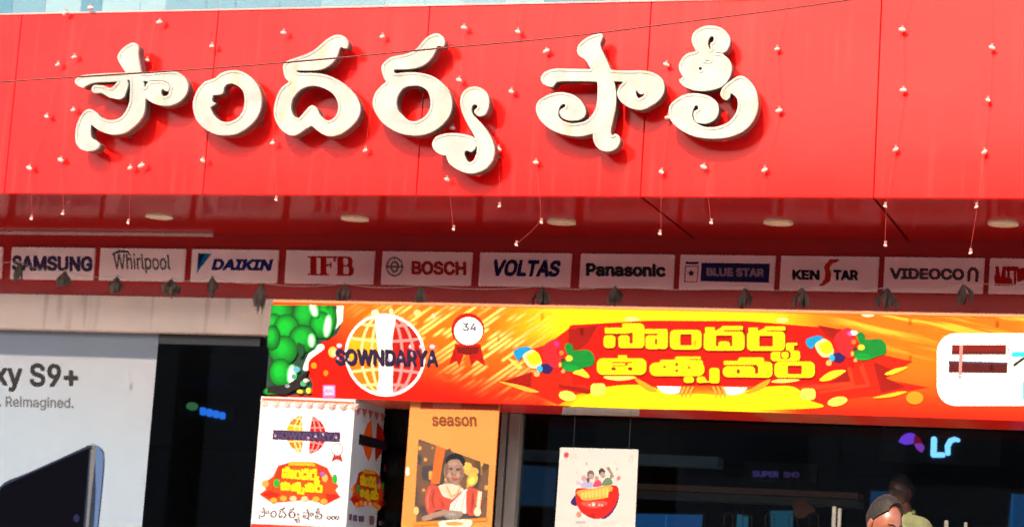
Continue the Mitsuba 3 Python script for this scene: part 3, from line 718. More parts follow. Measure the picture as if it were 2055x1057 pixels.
s1 = U(rbox(145, 160, 480, 232, 8), rbox(350, 108, 575, 200, 12), rbox(470, 112, 614, 402, 55), rbox(130, 250, 272, 402, 45), rbox(302, 250, 440, 402, 40), rbox(335, 345, 600, 403, 30))
s1 = s1.difference(U(rbox(270, 300, 304, 420, 12), rbox(438, 220, 472, 346, 10), rbox(160, 233, 400, 249)))
s2 = U(rbox(622, 250, 800, 416, 45), rbox(615, 176, 885, 236, 20), rbox(765, 180, 888, 414, 45)).difference(rbox(737, 296, 760, 356, 8)).difference(rbox(618, 234, 768, 249))
s3 = rbox(910, 185, 1286, 420, 60).difference(rbox(1034, 240, 1166, 368, 8))
s4 = U(rbox(75, 205, 560, 432, 55), rbox(92, 155, 210, 270, 12), rbox(285, 140, 540, 192, 18), Polygon([(200, 205), (300, 150), (330, 240), (200, 260)])).difference(U(rbox(222, 255, 412, 378, 8)).difference(rbox(245, 320, 388, 420, 40)))
s5 = U(rbox(585, 205, 1036, 434, 55), rbox(602, 160, 718, 270, 12), rbox(795, 145, 1042, 196, 18), Polygon([(700, 210), (810, 155), (840, 240), (700, 260)])).difference(rbox(732, 258, 890, 380, 8))
s6 = U(rbox(865, 445, 1210, 556, 35), rbox(1045, 342, 1140, 470, 20), rbox(1105, 430, 1212, 553, 35), rbox(1060, 338, 1180, 372, 8)).difference(U(Point(1038, 482).buffer(62).difference(Point(1034, 482).buffer(46)).intersection(sbox(960, 430, 1100, 530))))
t1 = U(rbox(50, 520, 635, 716, 70), rbox(300, 484, 408, 545, 8)).difference(U(rbox(232, 566, 460, 576), rbox(232, 606, 395, 612), rbox(222, 630, 275, 660, 12), rbox(420, 628, 466, 664, 12), rbox(388, 576, 412, 606)))
t2 = U(rbox(670, 570, 1320, 732, 75), rbox(795, 538, 1000, 585, 6), rbox(972, 500, 1278, 580, 18), rbox(1150, 535, 1300, 640, 40)).difference(U(Point(848, 622).buffer(13), rbox(980, 580, 1004, 610), rbox(980, 655, 1004, 680), Point(1138, 632).buffer(13), rbox(1145, 532, 1280, 540)))
t3 = U(rbox(1070, 735, 1196, 811, 35), rbox(1225, 735, 1335, 811, 35), rbox(1375, 633, 1497, 816, 35), Polygon([(1310, 760), (1360, 790), (1390, 785), (1390, 805), (1310, 808)]))
t4 = U(rbox(300, 612, 690, 746, 62), rbox(312, 550, 520, 600, 8), rbox(480, 510, 788, 600, 30), rbox(700, 560, 887, 750, 55), rbox(600, 702, 800, 748, 20)).difference(U(rbox(468, 655, 500, 697, 6), rbox(320, 600, 690, 611), rbox(682, 615, 716, 696, 8)))
t5 = rbox(908, 558, 1386, 752, 62).difference(rbox(1068, 608, 1230, 706, 8))
Z1, Z2 = (1190, 630, 5.871), (1400, 630, 5.871)
tel = U(*[zoomed(g, *Z1) for g in (s1, s2, s3, t1, t2, t3)], *[zoomed(g, *Z2) for g in (s4, s5, s6, t4, t5)])
paint(EB + '__festival_lettering', [(tel.buffer(1.8), (0.20, 0.018, 0.001)), (tel.buffer(0.1), (0.70, 0.30, 0.003)), (tel.buffer(-1.0), (0.80, 0.64, 0.002))], PN, 0.0105)
# white panel with the printed refrigerators
wp = rbox(1880, 668, 2400, 814, 38)
wp = affinity.skew(wp, 0, 0)
paint(EB + '__white_print', [(wp, WHT), (Polygon([(1911, 692), (2019, 692), (2019, 711), (1910, 711)]), (0.15, 0.006, 0.005)), (Polygon([(1910, 704), (2019, 705), (2019, 711), (1910, 711)]), (0.09, 0.006, 0.005)), (sbox(1908, 712, 2020, 724), (0.70, 0.70, 0.76)), (Polygon([(1905, 724), (2022, 727), (2021, 748), (1904, 747)]), (0.07, 0.004, 0.005)), (Polygon([(1904, 724), (2022, 727), (2022, 731), (1904, 728)]), (0.05, 0.03, 0.08)),
                              (Polygon([(1906, 749), (2020, 750), (2018, 759), (1908, 758)]), (0.60, 0.62, 0.62)), (Polygon([(1926, 692), (1933, 692), (1930, 752), (1924, 752)]), (0.55, 0.20, 0.20)), (ell(1927, 756, 3, 3), (0.3, 0.28, 0.35)), (sbox(2031, 706, 2110, 715), (0.02, 0.62, 0.72)), (stroke([(2036, 732, 2.5), (2052, 720, 2), (2070, 712, 2)]), (0.02, 0.02, 0.02)), (sbox(2053, 766, 2110, 800), (0.05, 0.55, 0.75)), (ell(2026, 728, 3, 5), (0.6, 0.5, 0.5)), (ell(2024, 701, 2.5, 3), (0.4, 0.42, 0.42))], PN, 0.0012)

# ------------------------------------------------------------------ printed entrance pillar
PC = 'printed_pillar'
tag(PC, 'white printed pillar holding up the left end of the entrance banner', 'pillar')
xq0, xq1 = at(513, 930, YBAN)[0], at(703.5, 930, YBAN)[0]
add(PC + '__core', bx(xq0, xq1, YBAN + 0.002, YB - 0.02, 0.72, zs - 0.002), 'mat_white_vinyl')
PP = wall(YBAN + 0.0015)
PS = Plane((xq1 + 0.0005, 0, 0), (0, 1, 0), (0, 0, 1))


def bent(g, y0=930):
    return g


EDG = (0.62, 0.16, 0.13)
sc_it = [(Polygon([(527, 798), (712, 806), (711, 811), (527, 803)]), (0.70, 0.10, 0.05))]
for i in range(9):
    x = 530 + 22.5 * i
    y = 803 + 0.04 * (x - 527)
    sc_it.append((Polygon([(x - 8, y - 1), (x + 12, y), (x + 2, y + 9)]), (0.72, 0.40, 0.36)))
    sc_it.append((LineString([(x - 4, y + 8), (x + 2, y + 12), (x + 8, y + 8)]).buffer(1.2), (0.55, 0.30, 0.28)))
paint(PC + '__scalloped_border', sc_it, PP)
emblem(PC, lambda x, y: (614.5 + 42 * x - 2 * y, 871 + 42 * y + 3.2 * x), PP, False)
paint(PC + '__name_band', [(Polygon([(549, 862), (683, 867), (682, 886), (547, 881)]), (0.035, 0.018, 0.06)), (lettering('SOWNDARYA', 551, 864, 680, 880, PP, 0.003, 0.035, 0, 0.05), (0.07, 0.04, 0.10))]
      + [(slab(on_plane(ell(x, y, 2.2, 2.8), PP), PP, 0.0046, 0.0052), (0.36, 0.25, 0.36)) for x, y in ((553, 874), (619, 878), (634, 875), (649, 871), (675, 877))], PP, 0.0016)
paint(PC + '__ribbon_badge', [(Polygon([(670, 912), (684, 912), (688, 927), (680, 922), (674, 921), (666, 926)]), (0.30, 0.02, 0.02)), (ell(677, 901, 12, 13), (0.55, 0.30, 0.34)), (ell(677, 901, 9.5, 10), (0.74, 0.72, 0.74))], PP)


def fit(g, x0, y0, x1, y1, slope=0.0):
    a0, b0, a1, b1 = g.bounds
    sx, sy = (x1 - x0) / (a1 - a0), (y1 - y0) / (b1 - b0)
    return affinity.affine_transform(g, [sx, 0, slope * sx, sy, x0 - sx * a0, y0 - sy * b0 - slope * sx * a0])


def festival(key, f, plane, k=1.0, h=0.001):
    """The small festival picture: f maps 0..1 square (y down) to pixels."""
    mp = lambda pts: smooth_closed([f(*p) for p in pts], 4)
    pg = lambda pts: Polygon([f(*p) for p in pts])
    c = lambda r, g, b: (r * k, g * k, b * k)
    it = [(pg([(0.22, 0.10), (0.40, 0.0), (0.66, 0.0), (0.82, 0.12), (0.90, 0.38), (0.97, 0.55), (0.93, 0.64), (1.0, 0.80), (0.80, 1.0), (0.70, 0.90), (0.55, 0.88), (0.42, 0.92), (0.22, 0.96), (0.18, 1.0), (0.0, 0.78), (0.08, 0.66), (0.04, 0.52), (0.16, 0.36)]), c(0.66, 0.05, 0.01)),
          (pg([(0.22, 0.12), (0.36, 0.03), (0.30, 0.40), (0.18, 0.42)]), c(0.35, 0.03, 0.01)), (pg([(0.70, 0.08), (0.82, 0.12), (0.88, 0.40), (0.74, 0.40)]), c(0.38, 0.03, 0.01)), (pg([(0.02, 0.78), (0.12, 0.68), (0.26, 0.76), (0.18, 0.92)]), c(0.5, 0.015, 0.008)), (pg([(0.82, 0.72), (0.96, 0.74), (0.98, 0.80), (0.84, 0.94)]), c(0.5, 0.015, 0.008)),
          (pg([(0.36, 0.01), (0.66, 0.01), (0.68, 0.09), (0.34, 0.09)]), c(0.75, 0.32, 0.01)), (ell(*f(0.07, 0.53), 7 * f.sx, 7), c(0.80, 0.26, 0.06)), (ell(*f(0.80, 0.36), 6 * f.sx, 8), c(0.80, 0.30, 0.08)), (ell(*f(0.77, 0.27), 5 * f.sx, 5), c(0.30, 0.08, 0.30)), (ell(*f(0.92, 0.38), 5 * f.sx, 9), c(0.02, 0.30, 0.03)), (ell(*f(0.21, 0.51), 6 * f.sx, 9), c(0.02, 0.30, 0.03)),
          (pg([(0.28, 0.13), (0.70, 0.12), (0.72, 0.36), (0.28, 0.38)]), c(0.40, 0.07, 0.01)), (pg([(0.24, 0.46), (0.76, 0.44), (0.78, 0.70), (0.26, 0.72)]), c(0.45, 0.06, 0.01))]
    (xa, ya), (xb, yb) = f(0.25, 0.12), f(0.78, 0.74)
    it.append((fit(tel.buffer(1.0), xa, ya, xb, yb, (f(1, 0)[1] - f(0, 0)[1]) / (f(1, 0)[0] - f(0, 0)[0])), c(0.80, 0.50, 0.008)))
    for i, a in enumerate((0.18, 0.30, 0.42, 0.56, 0.70, 0.80)):
        it.append((ell(*f(a, 0.86 + (0.05 if a in (0.18, 0.80) else 0)), 7 * f.sx, 5.5), c(0.80, 0.28 + 0.12 * (i in (2, 3)), 0.03 + 0.2 * (i in (2, 3)))))
    paint(key + '__festival_print', it, plane, h, step=0.0003)


def f1(u, v):
    return 523 + 163 * u - 3 * v, 924 + 86 * v + 4 * u


f1.sx = 1.0
festival(PC, f1, PP)
VIO = (0.075, 0.035, 0.065)
wt = [(fit(unary_union(SIGN[:5]).buffer(-4.5), 519, 1014, 602, 1046, 0.03), VIO), (fit(unary_union(SIGN[5:]).buffer(-4), 607, 1018, 647, 1043, 0.03), VIO)]
for x in (656, 665, 673):
    wt.append((ell(x + 4, 1038, 4.5, 4).difference(ell(x + 4, 1038, 2.2, 1.8)), VIO))
for q in wt:
    paint(PC + '__lower_lettering', [q], PP, step=0.0006)
paint(PC + '__red_band', [(Polygon([(504, 1050), (694, 1058), (693, 1068), (503, 1060)]), (0.72, 0.03, 0.015))], PP)
# the same print on the side face, seen at an angle
def side_f(u, v):                      # u 0..1 over the depth, v in pixels down at the front edge
    return u, v


it = []
def q_(u, v):
    return (694 + 72 * u + (1057 - (v + 12 * u)) * 0.075, v + 18 * u)
for i in range(5):
    u = 0.10 + 0.17 * i
    it.append((Polygon([q_(u - 0.06, 816), q_(u + 0.08, 815), q_(u, 832)]), (0.50, 0.12, 0.11)))
paint(PC + '__scalloped_border', it, PS)
def sidepoly(pts):
    return Polygon(pts)
paint(PC + '__emblem_half', [(smooth_closed([(745, 843, 1), (735, 855), (729, 880), (731, 905), (739, 925, 1), (746, 905), (747, 870)]), (0.80, 0.10, 0.01))], PS)
paint(PC + '__emblem_half', [(smooth_closed([(757, 846, 1), (767, 860), (771, 880), (766, 905), (753, 926, 1), (753, 890)]), (0.42, 0.012, 0.008))], PS)
paint(PC + '__name_band', [(Polygon([(721, 870), (778, 886), (776, 904), (719, 891)]), (0.02, 0.010, 0.016))], PS, 0.0026)


def f2(u, v):
    return 702 + 71 * u + 2 * (1 - v), 938 + 80 * v + 8 * u


f2.sx = 0.42
festival(PC, f2, PS, 1.0)
paint(PC + '__lower_lettering', [(rbox(700, 1030, 706, 1043, 2), (0.16, 0.08, 0.13)), (rbox(708, 1032, 716, 1045, 2), (0.16, 0.08, 0.13)), (rbox(719, 1034, 730, 1046, 2), (0.16, 0.08, 0.13)), (rbox(741, 1034, 750, 1052, 2), (0.18, 0.09, 0.14)), (rbox(760, 1044, 769, 1053, 2), (0.2, 0.1, 0.16))], PS)
paint(PC + '__ribbon_badge', [(Polygon([(771, 932), (776, 932), (775, 945), (770, 944)]), (0.28, 0.03, 0.04))], PS)

# ------------------------------------------------------------------ posters
PO = 'phone_poster'
tag(PO, 'large pale blue poster of a black smartphone on the left shop window', 'poster')
PW = wall(YG - 0.012)
pz0, pz1 = ZI, zb0 - 0.002
add(PO + '__sheet', bx(xp - 2.25, xp, YG - 0.012, YG - 0.004, pz0, pz1), 'mat_phone_sheet')
scene['mat_phone_sheet'] = principled(mikit.proc(lambda p, n, uv: mikit.mix((0.175, 0.222, 0.295), (0.185, 0.20, 0.25), mikit.smoothstep(2.6, 3.7, p.z + 0.25 * p.x + 2.1))), 0.5, 0.3)
INK = (0.02, 0.02, 0.024)
paint(PO + '__lettering', [(lettering('Galaxy S9+', -124, 722, 157, 781, PW, 0.001, 0.03, 0, 0.05), INK), (lettering('The Camera. Reimagined.', -140, 791, 148, 818, PW, 0.001, 0.022, 0, 0.03), (0.085, 0.09, 0.11))], PW)
ph = smooth_closed([(-30, 1130, 1), (-5, 990), (2, 975), (15, 964), (60, 946), (160, 901), (183, 892), (203, 899), (210, 918), (206, 980), (190, 1130, 1)], 6)
ph2 = smooth_closed([(-30, 1130, 1), (-2, 992), (8, 976), (20, 968), (165, 904), (186, 899), (190, 910), (178, 1000), (168, 1130, 1)], 6)
paint(PO + '__phone_print', [(ph, (0.02, 0.03, 0.06)), (smooth_closed([(192, 900), (203, 903), (208, 920), (203, 985), (188, 1130, 1), (182, 1130, 1), (192, 1000)], 6), (0.07, 0.12, 0.26)), (smooth_closed([(184, 898), (192, 900), (191, 925), (182, 1010), (172, 1130, 1), (166, 1130, 1), (176, 1010)], 6), (0.12, 0.125, 0.14)), (ph2.difference(smooth_closed([(180, 900, 1), (195, 900, 1), (186, 1010), (172, 1130, 1), (162, 1130, 1)], 6)), (0.003, 0.003, 0.006)), (ell(154, 1039, 6, 8), (0.012, 0.016, 0.05))], PW, 0.0012, 'print_matt')

SP = 'season_poster'
tag(SP, 'orange poster of a woman in a red and white sari with a bowl', 'poster')
YSP = YBAN + 0.07
PSN = wall(YSP)
g = on_plane(Polygon([(824, 800), (1003, 806), (984, 1090), (803, 1083)]), PSN)
scene['mat_orange_sheet'] = principled(mikit.proc(lambda p, n, uv: mikit.mix((0.42, 0.124, 0.019), (0.45, 0.152, 0.026), mikit.fbm(p.x * 4.0, p.z * 2.0, 1.0, 3))), 0.5, 0.3)
add(SP + '__sheet', slab(g, PSN, -0.02, 0.0), 'mat_orange_sheet')
paint(SP + '__top_band', [(Polygon([(846, 806), (1001, 811), (1000, 823), (843, 820)]), (0.30, 0.04, 0.02)), (Polygon([(870, 808), (925, 810), (925, 818), (868, 817)]), (0.42, 0.10, 0.07))], PSN)
paint(SP + '__lettering', [(lettering('season', 868, 835, 957, 855, PSN, 0.001, 0.006, -1, 0.05), (0.15, 0.045, 0.015))], PSN)
scene['mat_portrait'] = principled(mikit.proc(lambda p, n, uv: mikit.mix(mikit.mix((0.015, 0.010, 0.016), (0.07, 0.028, 0.012), mikit.smoothstep(0.4, 0.6, mikit.noise(p.x * 14.0, p.z * 12.0, 3.0))), (0.34, 0.16, 0.03), mikit.smoothstep(0.78, 0.9, mikit.noise(p.x * 22.0, p.z * 24.0, 8.0)))), 0.5, 0.3)
pic = Polygon([(840, 880), (982, 932), (976, 1040), (830, 1049)])
add(SP + '__picture', slab(on_plane(pic, PSN), PSN, 0.0005, 0.0012), 'mat_portrait')
SK, SAR = (0.25, 0.155, 0.125), (0.40, 0.062, 0.045)
po = [(Polygon([(876, 893), (894, 900), (882, 970), (864, 970)]), (0.50, 0.11, 0.03)), (smooth_closed([(896, 905), (905, 903), (900, 960), (884, 975), (888, 930)]), (0.06, 0.05, 0.045)), (ell(946, 945, 15, 9), (0.42, 0.27, 0.08)), (ell(948, 962, 10, 14, 30), (0.52, 0.33, 0.05)), (ell(947, 964, 6, 8, 30), (0.66, 0.48, 0.12)), (ell(938, 935, 9, 9), (0.55, 0.33, 0.08)), (ell(958, 930, 5, 7), (0.10, 0.05, 0.02)), (ell(973, 938, 5, 8), (0.08, 0.05, 0.02)), (ell(940, 922, 4, 6), (0.12, 0.07, 0.03)),
      (ell(914, 926, 20, 17), (0.018, 0.02, 0.024)), (ell(911, 945, 20, 27), SK), (smooth_closed([(896, 930), (905, 922), (922, 922), (932, 934), (930, 920), (915, 912), (900, 916)]), (0.018, 0.02, 0.024)), (Polygon([(897, 960), (921, 962), (926, 985), (905, 1000), (884, 980)]), SK),
      (smooth_closed([(880, 975), (905, 970), (930, 980), (925, 998), (905, 1006), (886, 995)]), (0.52, 0.42, 0.34)),
      (smooth_closed([(860, 975), (878, 974), (890, 995), (915, 1004), (900, 1025), (880, 1022), (860, 1030), (853, 1005)]), SAR), (Polygon([(905, 1002), (925, 985), (942, 978), (936, 1030), (902, 1026)]), (0.50, 0.50, 0.49)), (stroke([(926, 990, 1), (916, 1006, 1.6), (908, 1024, 1)]), (0.34, 0.34, 0.34)), (stroke([(936, 986, 1), (930, 1004, 1.6), (926, 1026, 1)]), (0.36, 0.36, 0.36)), (Polygon([(925, 986), (930, 984), (905, 1010), (900, 1008)]), SAR), (smooth_closed([(940, 978), (962, 984), (968, 1000), (960, 1030), (940, 1032), (936, 1010)]), SAR), (Polygon([(960, 984), (968, 986), (962, 1030), (955, 1032)]), (0.62, 0.46, 0.34)),
      (stroke([(872, 982, 1), (868, 1000, 2), (872, 1018, 1)]), (0.26, 0.035, 0.028)), (stroke([(884, 1000, 1), (890, 1012, 2), (888, 1020, 1)]), (0.28, 0.04, 0.03)), (stroke([(950, 986, 1), (949, 1006, 2.2), (946, 1028, 1)]), (0.26, 0.035, 0.028)), (stroke([(864, 980, 1), (858, 1000, 2), (860, 1022, 1)]), (0.50, 0.14, 0.11)), (stroke([(956, 990, 1), (956, 1010, 1.5)]), (0.48, 0.12, 0.09)), (smooth_closed([(893, 938), (899, 930), (900, 958), (907, 969), (897, 962)]), (0.16, 0.09, 0.075)), (smooth_closed([(925, 935), (930, 945), (926, 960), (918, 970), (923, 955)]), (0.17, 0.10, 0.08)), (ell(903, 953, 5, 5), (0.31, 0.20, 0.165)), (ell(920, 953, 4, 5), (0.31, 0.20, 0.165)), (ell(911, 930, 9, 4), (0.31, 0.20, 0.165)), (stroke([(897, 975, 1.2), (906, 996, 1.6), (918, 990, 1.2), (925, 975, 1)]), (0.42, 0.27, 0.08)), (ell(895, 962, 2.5, 4), (0.40, 0.25, 0.08)), (stroke([(852, 1040, 5), (870, 1034, 6), (895, 1028, 6), (925, 1030, 5)]), (0.27, 0.175, 0.145)), (stroke([(868, 1039, 1), (890, 1034, 1.4), (905, 1036, 1)]), (0.16, 0.09, 0.07)), (ell(910, 1034, 18, 7), (0.20, 0.17, 0.155)), (ell(906, 1031, 10, 3), (0.28, 0.24, 0.22)), (ell(836, 1024, 5, 8), (0.66, 0.38, 0.16)), (ell(959, 1026, 7, 9), (0.60, 0.50, 0.36)), (ell(908, 950, 1.8, 1), (0.05, 0.03, 0.03)), (ell(905, 940, 4, 1.8), (0.07, 0.05, 0.05)), (ell(920, 941, 4, 1.8), (0.07, 0.05, 0.05)), (ell(913, 960, 6, 2.4), (0.34, 0.08, 0.06)), (ell(913, 949, 2, 4), (0.28, 0.17, 0.13)),
      (Polygon([(830, 1047), (978, 1038), (978, 1044), (830, 1054)]), (0.60, 0.20, 0.035)), (smooth_closed([(882, 1046), (945, 1042), (938, 1062), (900, 1066)]), (0.50, 0.52, 0.46)), (ell(913, 1050, 18, 4), (0.44, 0.24, 0.06))]
paint(SP + '__painted_highlight', [(ell(818, 945, 4, 9), (0.72, 0.66, 0.50))], PSN)  # highlight on the sheet, painted as a pale ellipse
paint(SP + '__figure_print', po, PSN, 0.0013, 'print_matt', step=0.0002)

WPK = 'offer_poster'
tag(WPK, 'white poster with a red bowl full of cheering people, hung on added cords before the dark entrance glass', 'poster')
YQ = YBAN + 0.10
PQ = wall(YQ)
scene['mat_offer_sheet'] = principled(mikit.proc(lambda p, n, uv: mikit.mix((0.32, 0.31, 0.305), (0.295, 0.285, 0.28), mikit.fbm(p.x * 5.0, p.z * 5.0, 2.0, 3))), 0.5, 0.3)
g = on_plane(Polygon([(1126, 899), (1279, 903), (1270, 1110), (1112, 1106)]).buffer(2, 4), PQ)
add(WPK + '__sheet', slab(g, PQ, -0.006, 0.0), 'mat_offer_sheet')
for px_ in (1150, 1262):
    a = at(px_, 902, YQ)
    add(WPK + '__added_cord', tube([a + (0, 0.003, -0.01), np.array([a[0], YQ + 0.003, zs])], 0.0008, 5), 'mat_black_metal')  # unseen supports, added so the poster can hang forward in the sun
zz = lambda pts: zoomed(smooth_closed(pts, 5), 1100, 880, 5.97)
ze = lambda x, y, a, b, r=0: ell(1100 + x / 5.97, 880 + y / 5.97, a / 5.97, b / 5.97, r)
PR = (0.56, 0.012, 0.01)
paint(WPK + '__emblem', [(ze(218, 193, 32, 34), (0.46, 0.06, 0.08)), (ze(218, 193, 14, 14), (0.34, 0.03, 0.05))], PQ)
paint(WPK + '__lettering', [(lettering('LG', 1100 + 268 / 5.97, 880 + 180 / 5.97, 1100 + 345 / 5.97, 880 + 228 / 5.97, PQ, 0.0012, 0.02), (0.30, 0.29, 0.29))], PQ)
paint(WPK + '__corner_mark', [(ze(992, 250, 26, 30).difference(ze(992, 250, 19, 23)), (0.40, 0.28, 0.29))], PQ)
paint(WPK + '__corner_mark', [(ze(1005, 205, 16, 14).difference(ze(1005, 205, 11, 9)), (0.40, 0.30, 0.30))], PQ)
paint(WPK + '__bowl_print', [(zz([(270, 765), (320, 680), (345, 700), (345, 800)]), (0.03, 0.012, 0.07)), (zz([(800, 600), (850, 640), (835, 760), (770, 880), (690, 950), (640, 940), (760, 800)]), (0.10, 0.012, 0.06)), (zz([(330, 610), (420, 590), (560, 600), (760, 555), (830, 570), (845, 640), (815, 770), (740, 870), (640, 945), (560, 955), (480, 930), (390, 860), (345, 780)]), PR), (zz([(380, 860), (480, 900), (560, 890), (560, 950), (480, 930)]), (0.30, 0.01, 0.008)), (zz([(400, 760), (480, 745), (680, 745), (700, 790), (560, 830), (430, 800)]), (0.62, 0.06, 0.05)),
                               (zz([(340, 640), (400, 610), (560, 590), (720, 555), (775, 580), (765, 620), (720, 640), (710, 700), (540, 730), (420, 735), (380, 690)]), (0.46, 0.23, 0.04))]
      + [(zz([(395 + 42 * i, 650 - 8 * i), (425 + 42 * i, 640 - 8 * i), (428 + 42 * i, 700 - 3 * i), (400 + 42 * i, 708 - 3 * i)]), (0.58, 0.36, 0.09)) for i in range(8)] + [(ze(500, 790, 14, 12), (0.60, 0.30, 0.28)), (ze(545, 782, 20, 26), (0.62, 0.36, 0.34)), (ze(615, 790, 12, 14), (0.60, 0.30, 0.28)), (ze(650, 795, 12, 14), (0.60, 0.30, 0.28))], PQ, step=0.0003)
paint(WPK + '__people_print', [(zz([(390, 540), (450, 510), (540, 530), (530, 580), (410, 590)]), (0.30, 0.27, 0.42)), (zz([(545, 540), (580, 490), (625, 500), (640, 560), (550, 575)]), (0.48, 0.04, 0.10)), (zz([(640, 540), (690, 470), (745, 470), (770, 540), (650, 560)]), (0.10, 0.15, 0.09)), (zz([(700, 350), (730, 335), (765, 400), (785, 450), (740, 480), (745, 420)]), (0.20, 0.15, 0.12)), (ze(510, 425, 42, 50), (0.10, 0.08, 0.09)), (ze(515, 450, 30, 34), (0.32, 0.20, 0.18)), (ze(645, 395, 38, 44), (0.035, 0.03, 0.035)), (ze(655, 430, 30, 36), (0.30, 0.19, 0.16)), (ze(430, 470, 32, 36), (0.36, 0.22, 0.24)), (ze(580, 470, 24, 30), (0.32, 0.18, 0.16)), (ze(480, 490, 18, 30), (0.09, 0.07, 0.08))], PQ, step=0.0003)
paint(WPK + '__confetti', [(zz([(335, 540), (345, 490), (365, 510), (400, 520), (390, 550)]), (0.34, 0.30, 0.40))], PQ)
paint(WPK + '__confetti', [(ze(345, 400, 12, 14), (0.38, 0.32, 0.34))], PQ)
for q in [(ze(460, 300, 14, 20), (0.42, 0.26, 0.27)), (ze(810, 285, 13, 13), (0.36, 0.32, 0.33)), (ze(828, 360, 12, 18), (0.30, 0.27, 0.29)), (ze(845, 470, 22, 30, 30), (0.50, 0.14, 0.17)), (ze(368, 905, 32, 34, 20), (0.45, 0.16, 0.13)), (rbox(1100 + 330 / 5.97, 880 + 985 / 5.97, 1100 + 450 / 5.97, 880 + 1012 / 5.97, 1), (0.30, 0.28, 0.30)), (rbox(1100 + 630 / 5.97, 880 + 995 / 5.97, 1100 + 800 / 5.97, 880 + 1010 / 5.97, 1), (0.38, 0.36, 0.37))]:
    paint(WPK + '__confetti', [q], PQ)

# ------------------------------------------------------------------ door pulls and window lettering on the glass
for x0, x1, y0, lab in ((1669, 1678, 1015, 'tall steel pull handle of the entrance door, left one of a close pair'), (1680.5, 1688.5, 1019, 'tall steel pull handle of the entrance door, right one of a close pair'), (1895, 1904, 1043, 'steel pull handle right of the man in the khaki shirt'), (1935, 1942, 1047, 'thin steel pull handle, rightmost on the entrance glass')):
    a, b = at(x0, 1040, YG - 0.05), at(x1, 1040, YG - 0.05)
    top = at((x0 + x1) / 2, y0, YG - 0.05)[2]
    k = name('door_handle'); tag(k, lab, 'door handle', 'pull handles on the entrance glass')
    x, r = (a[0] + b[0]) / 2, (b[0] - a[0]) / 2
    m = tube([(x, YG - 0.05, z_) for z_ in (1.75, 1.752, 2.2, top - 0.004, top)], [r * 0.6, r, r, r, r * 0.6], 14)
    add(k + '__bar', m, 'mat_rail', smooth=40)
    for z in (1.9, top - 0.1):
        c = trimesh.creation.cylinder(r * 0.7, 0.045, sections=12); c.apply_transform(trimesh.transformations.rotation_matrix(math.pi / 2, (1, 0, 0))); c.apply_translation((x, YG - 0.024, z))
        add(k + '__mount', c, 'mat_rail', smooth=40)
PGL = wall(YG - 0.003)
ws = []
for x, asc in ((1462, 0), (1500, 1), (1545, 0), (1592, 0), (1634, 0)):
    w = 9
    ws.append(LineString([(x - w, 1075), (x - w, (1018 if asc else 1036)), ] + [(x - w * math.cos(t), 1036 - 7 * math.sin(t) + (4 if asc else 0)) for t in np.linspace(0.2, 2.9, 9)] + [(x + w, 1075)]).buffer(0.8))
k = name('window_lettering'); tag(k, 'row of faint grey outlined letters on the lower entrance glass', 'lettering')
paint(k + '__outline', [(unary_union(ws), (0.010, 0.0095, 0.010))], PGL, bsdf='print_matt')

# ------------------------------------------------------------------ inside the shop
def glow(key, g, plane, col, k=1.0, h=0.001, t=0.02):
    m = slab(on_plane(g, plane), plane, h, h + t)
    key = name(key)
    scene[key] = {**mikit.ply(m, 'mat_black_metal'), 'emitter': lamp(col, k * 0.32)}
    return key


def backboard(key, poly, plane, t=0.05):
    add(key, slab(on_plane(poly, plane), plane, -t, 0.0), 'mat_black_metal')


PI1 = wall(19.0)
SG = 'lit_sign'
tag(SG, 'lit sign with pale blue capitals beside a purple half round emblem', 'lit sign')
backboard(SG + '__backboard', Polygon([(1770, 850), (2010, 860), (2005, 935), (1765, 925)]), PI1)
LZ = lambda x, y: (1700 + x / 5.107, 850 + y / 5.107)
sm = lambda pts: smooth_closed([LZ(*p[:2]) + ((1,) if len(p) > 2 else ()) for p in pts], 6)
LK = 0.75
glow(SG + '__letter', U(stroke([(*LZ(893, 160), 5.8), (*LZ(888, 315), 5.8)]), stroke([(*LZ(888, 318), 5.0), (*LZ(985, 318), 5.0)])), PI1, (0.36, 1.05, 1.9), LK)
glow(SG + '__letter', stroke([(*LZ(1035, 300), 5.0), (*LZ(1032, 230), 5.4), (*LZ(1060, 175), 5.2), (*LZ(1105, 158), 4.6), (*LZ(1140, 168), 3.8)]), PI1, (0.36, 1.05, 1.9), LK)
glow(SG + '__emblem', sm([(530, 185, 1), (570, 125), (640, 95), (700, 110), (690, 150), (680, 200, 1), (600, 212)]), PI1, (0.20, 0.055, 0.85), 0.7)
glow(SG + '__emblem', sm([(700, 115), (750, 150), (775, 200, 1), (690, 200, 1), (688, 150)]), PI1, (0.18, 0.003, 0.03), 0.7)
glow(SG + '__emblem', sm([(690, 205, 1), (770, 205), (792, 245), (765, 290), (720, 260)]), PI1, (0.26, 0.05, 0.50), 0.7)

PI2 = wall(18.6)
k = name('lit_sign'); tag(k, 'small lit sign with a green dot and blue bar, behind the dark left window', 'lit sign')
backboard(k + '__backboard', Polygon([(360, 800), (470, 820), (468, 850), (358, 832)]), PI2)
glow(k + '__dot', ell(387, 815, 11, 8), PI2, (0.05, 0.22, 0.09), 0.5)
for i in range(4):
    glow(k + '__lettering', rbox(403 + 13 * i, 817 + 3.2 * i, 414 + 13 * i, 833 + 2.6 * i, 4), PI2, (0.03, 0.28, 1.3), 0.55)
k = name('lit_strip'); tag(k, 'dim violet strip light above the small blue sign, behind the left window', 'strip light')
glow(k + '__tube', Polygon([(330, 762), (390, 765), (468, 790), (465, 802), (400, 788), (330, 776)]), wall(20.5), (0.045, 0.05, 0.11), 0.9)
k = name('lit_sign'); tag(k, 'dim blue violet lettering sign on the dark shop wall, centre right', 'lit sign')
backboard(k + '__backboard', Polygon([(1495, 925), (1640, 930), (1638, 968), (1493, 964)]), wall(22.0))
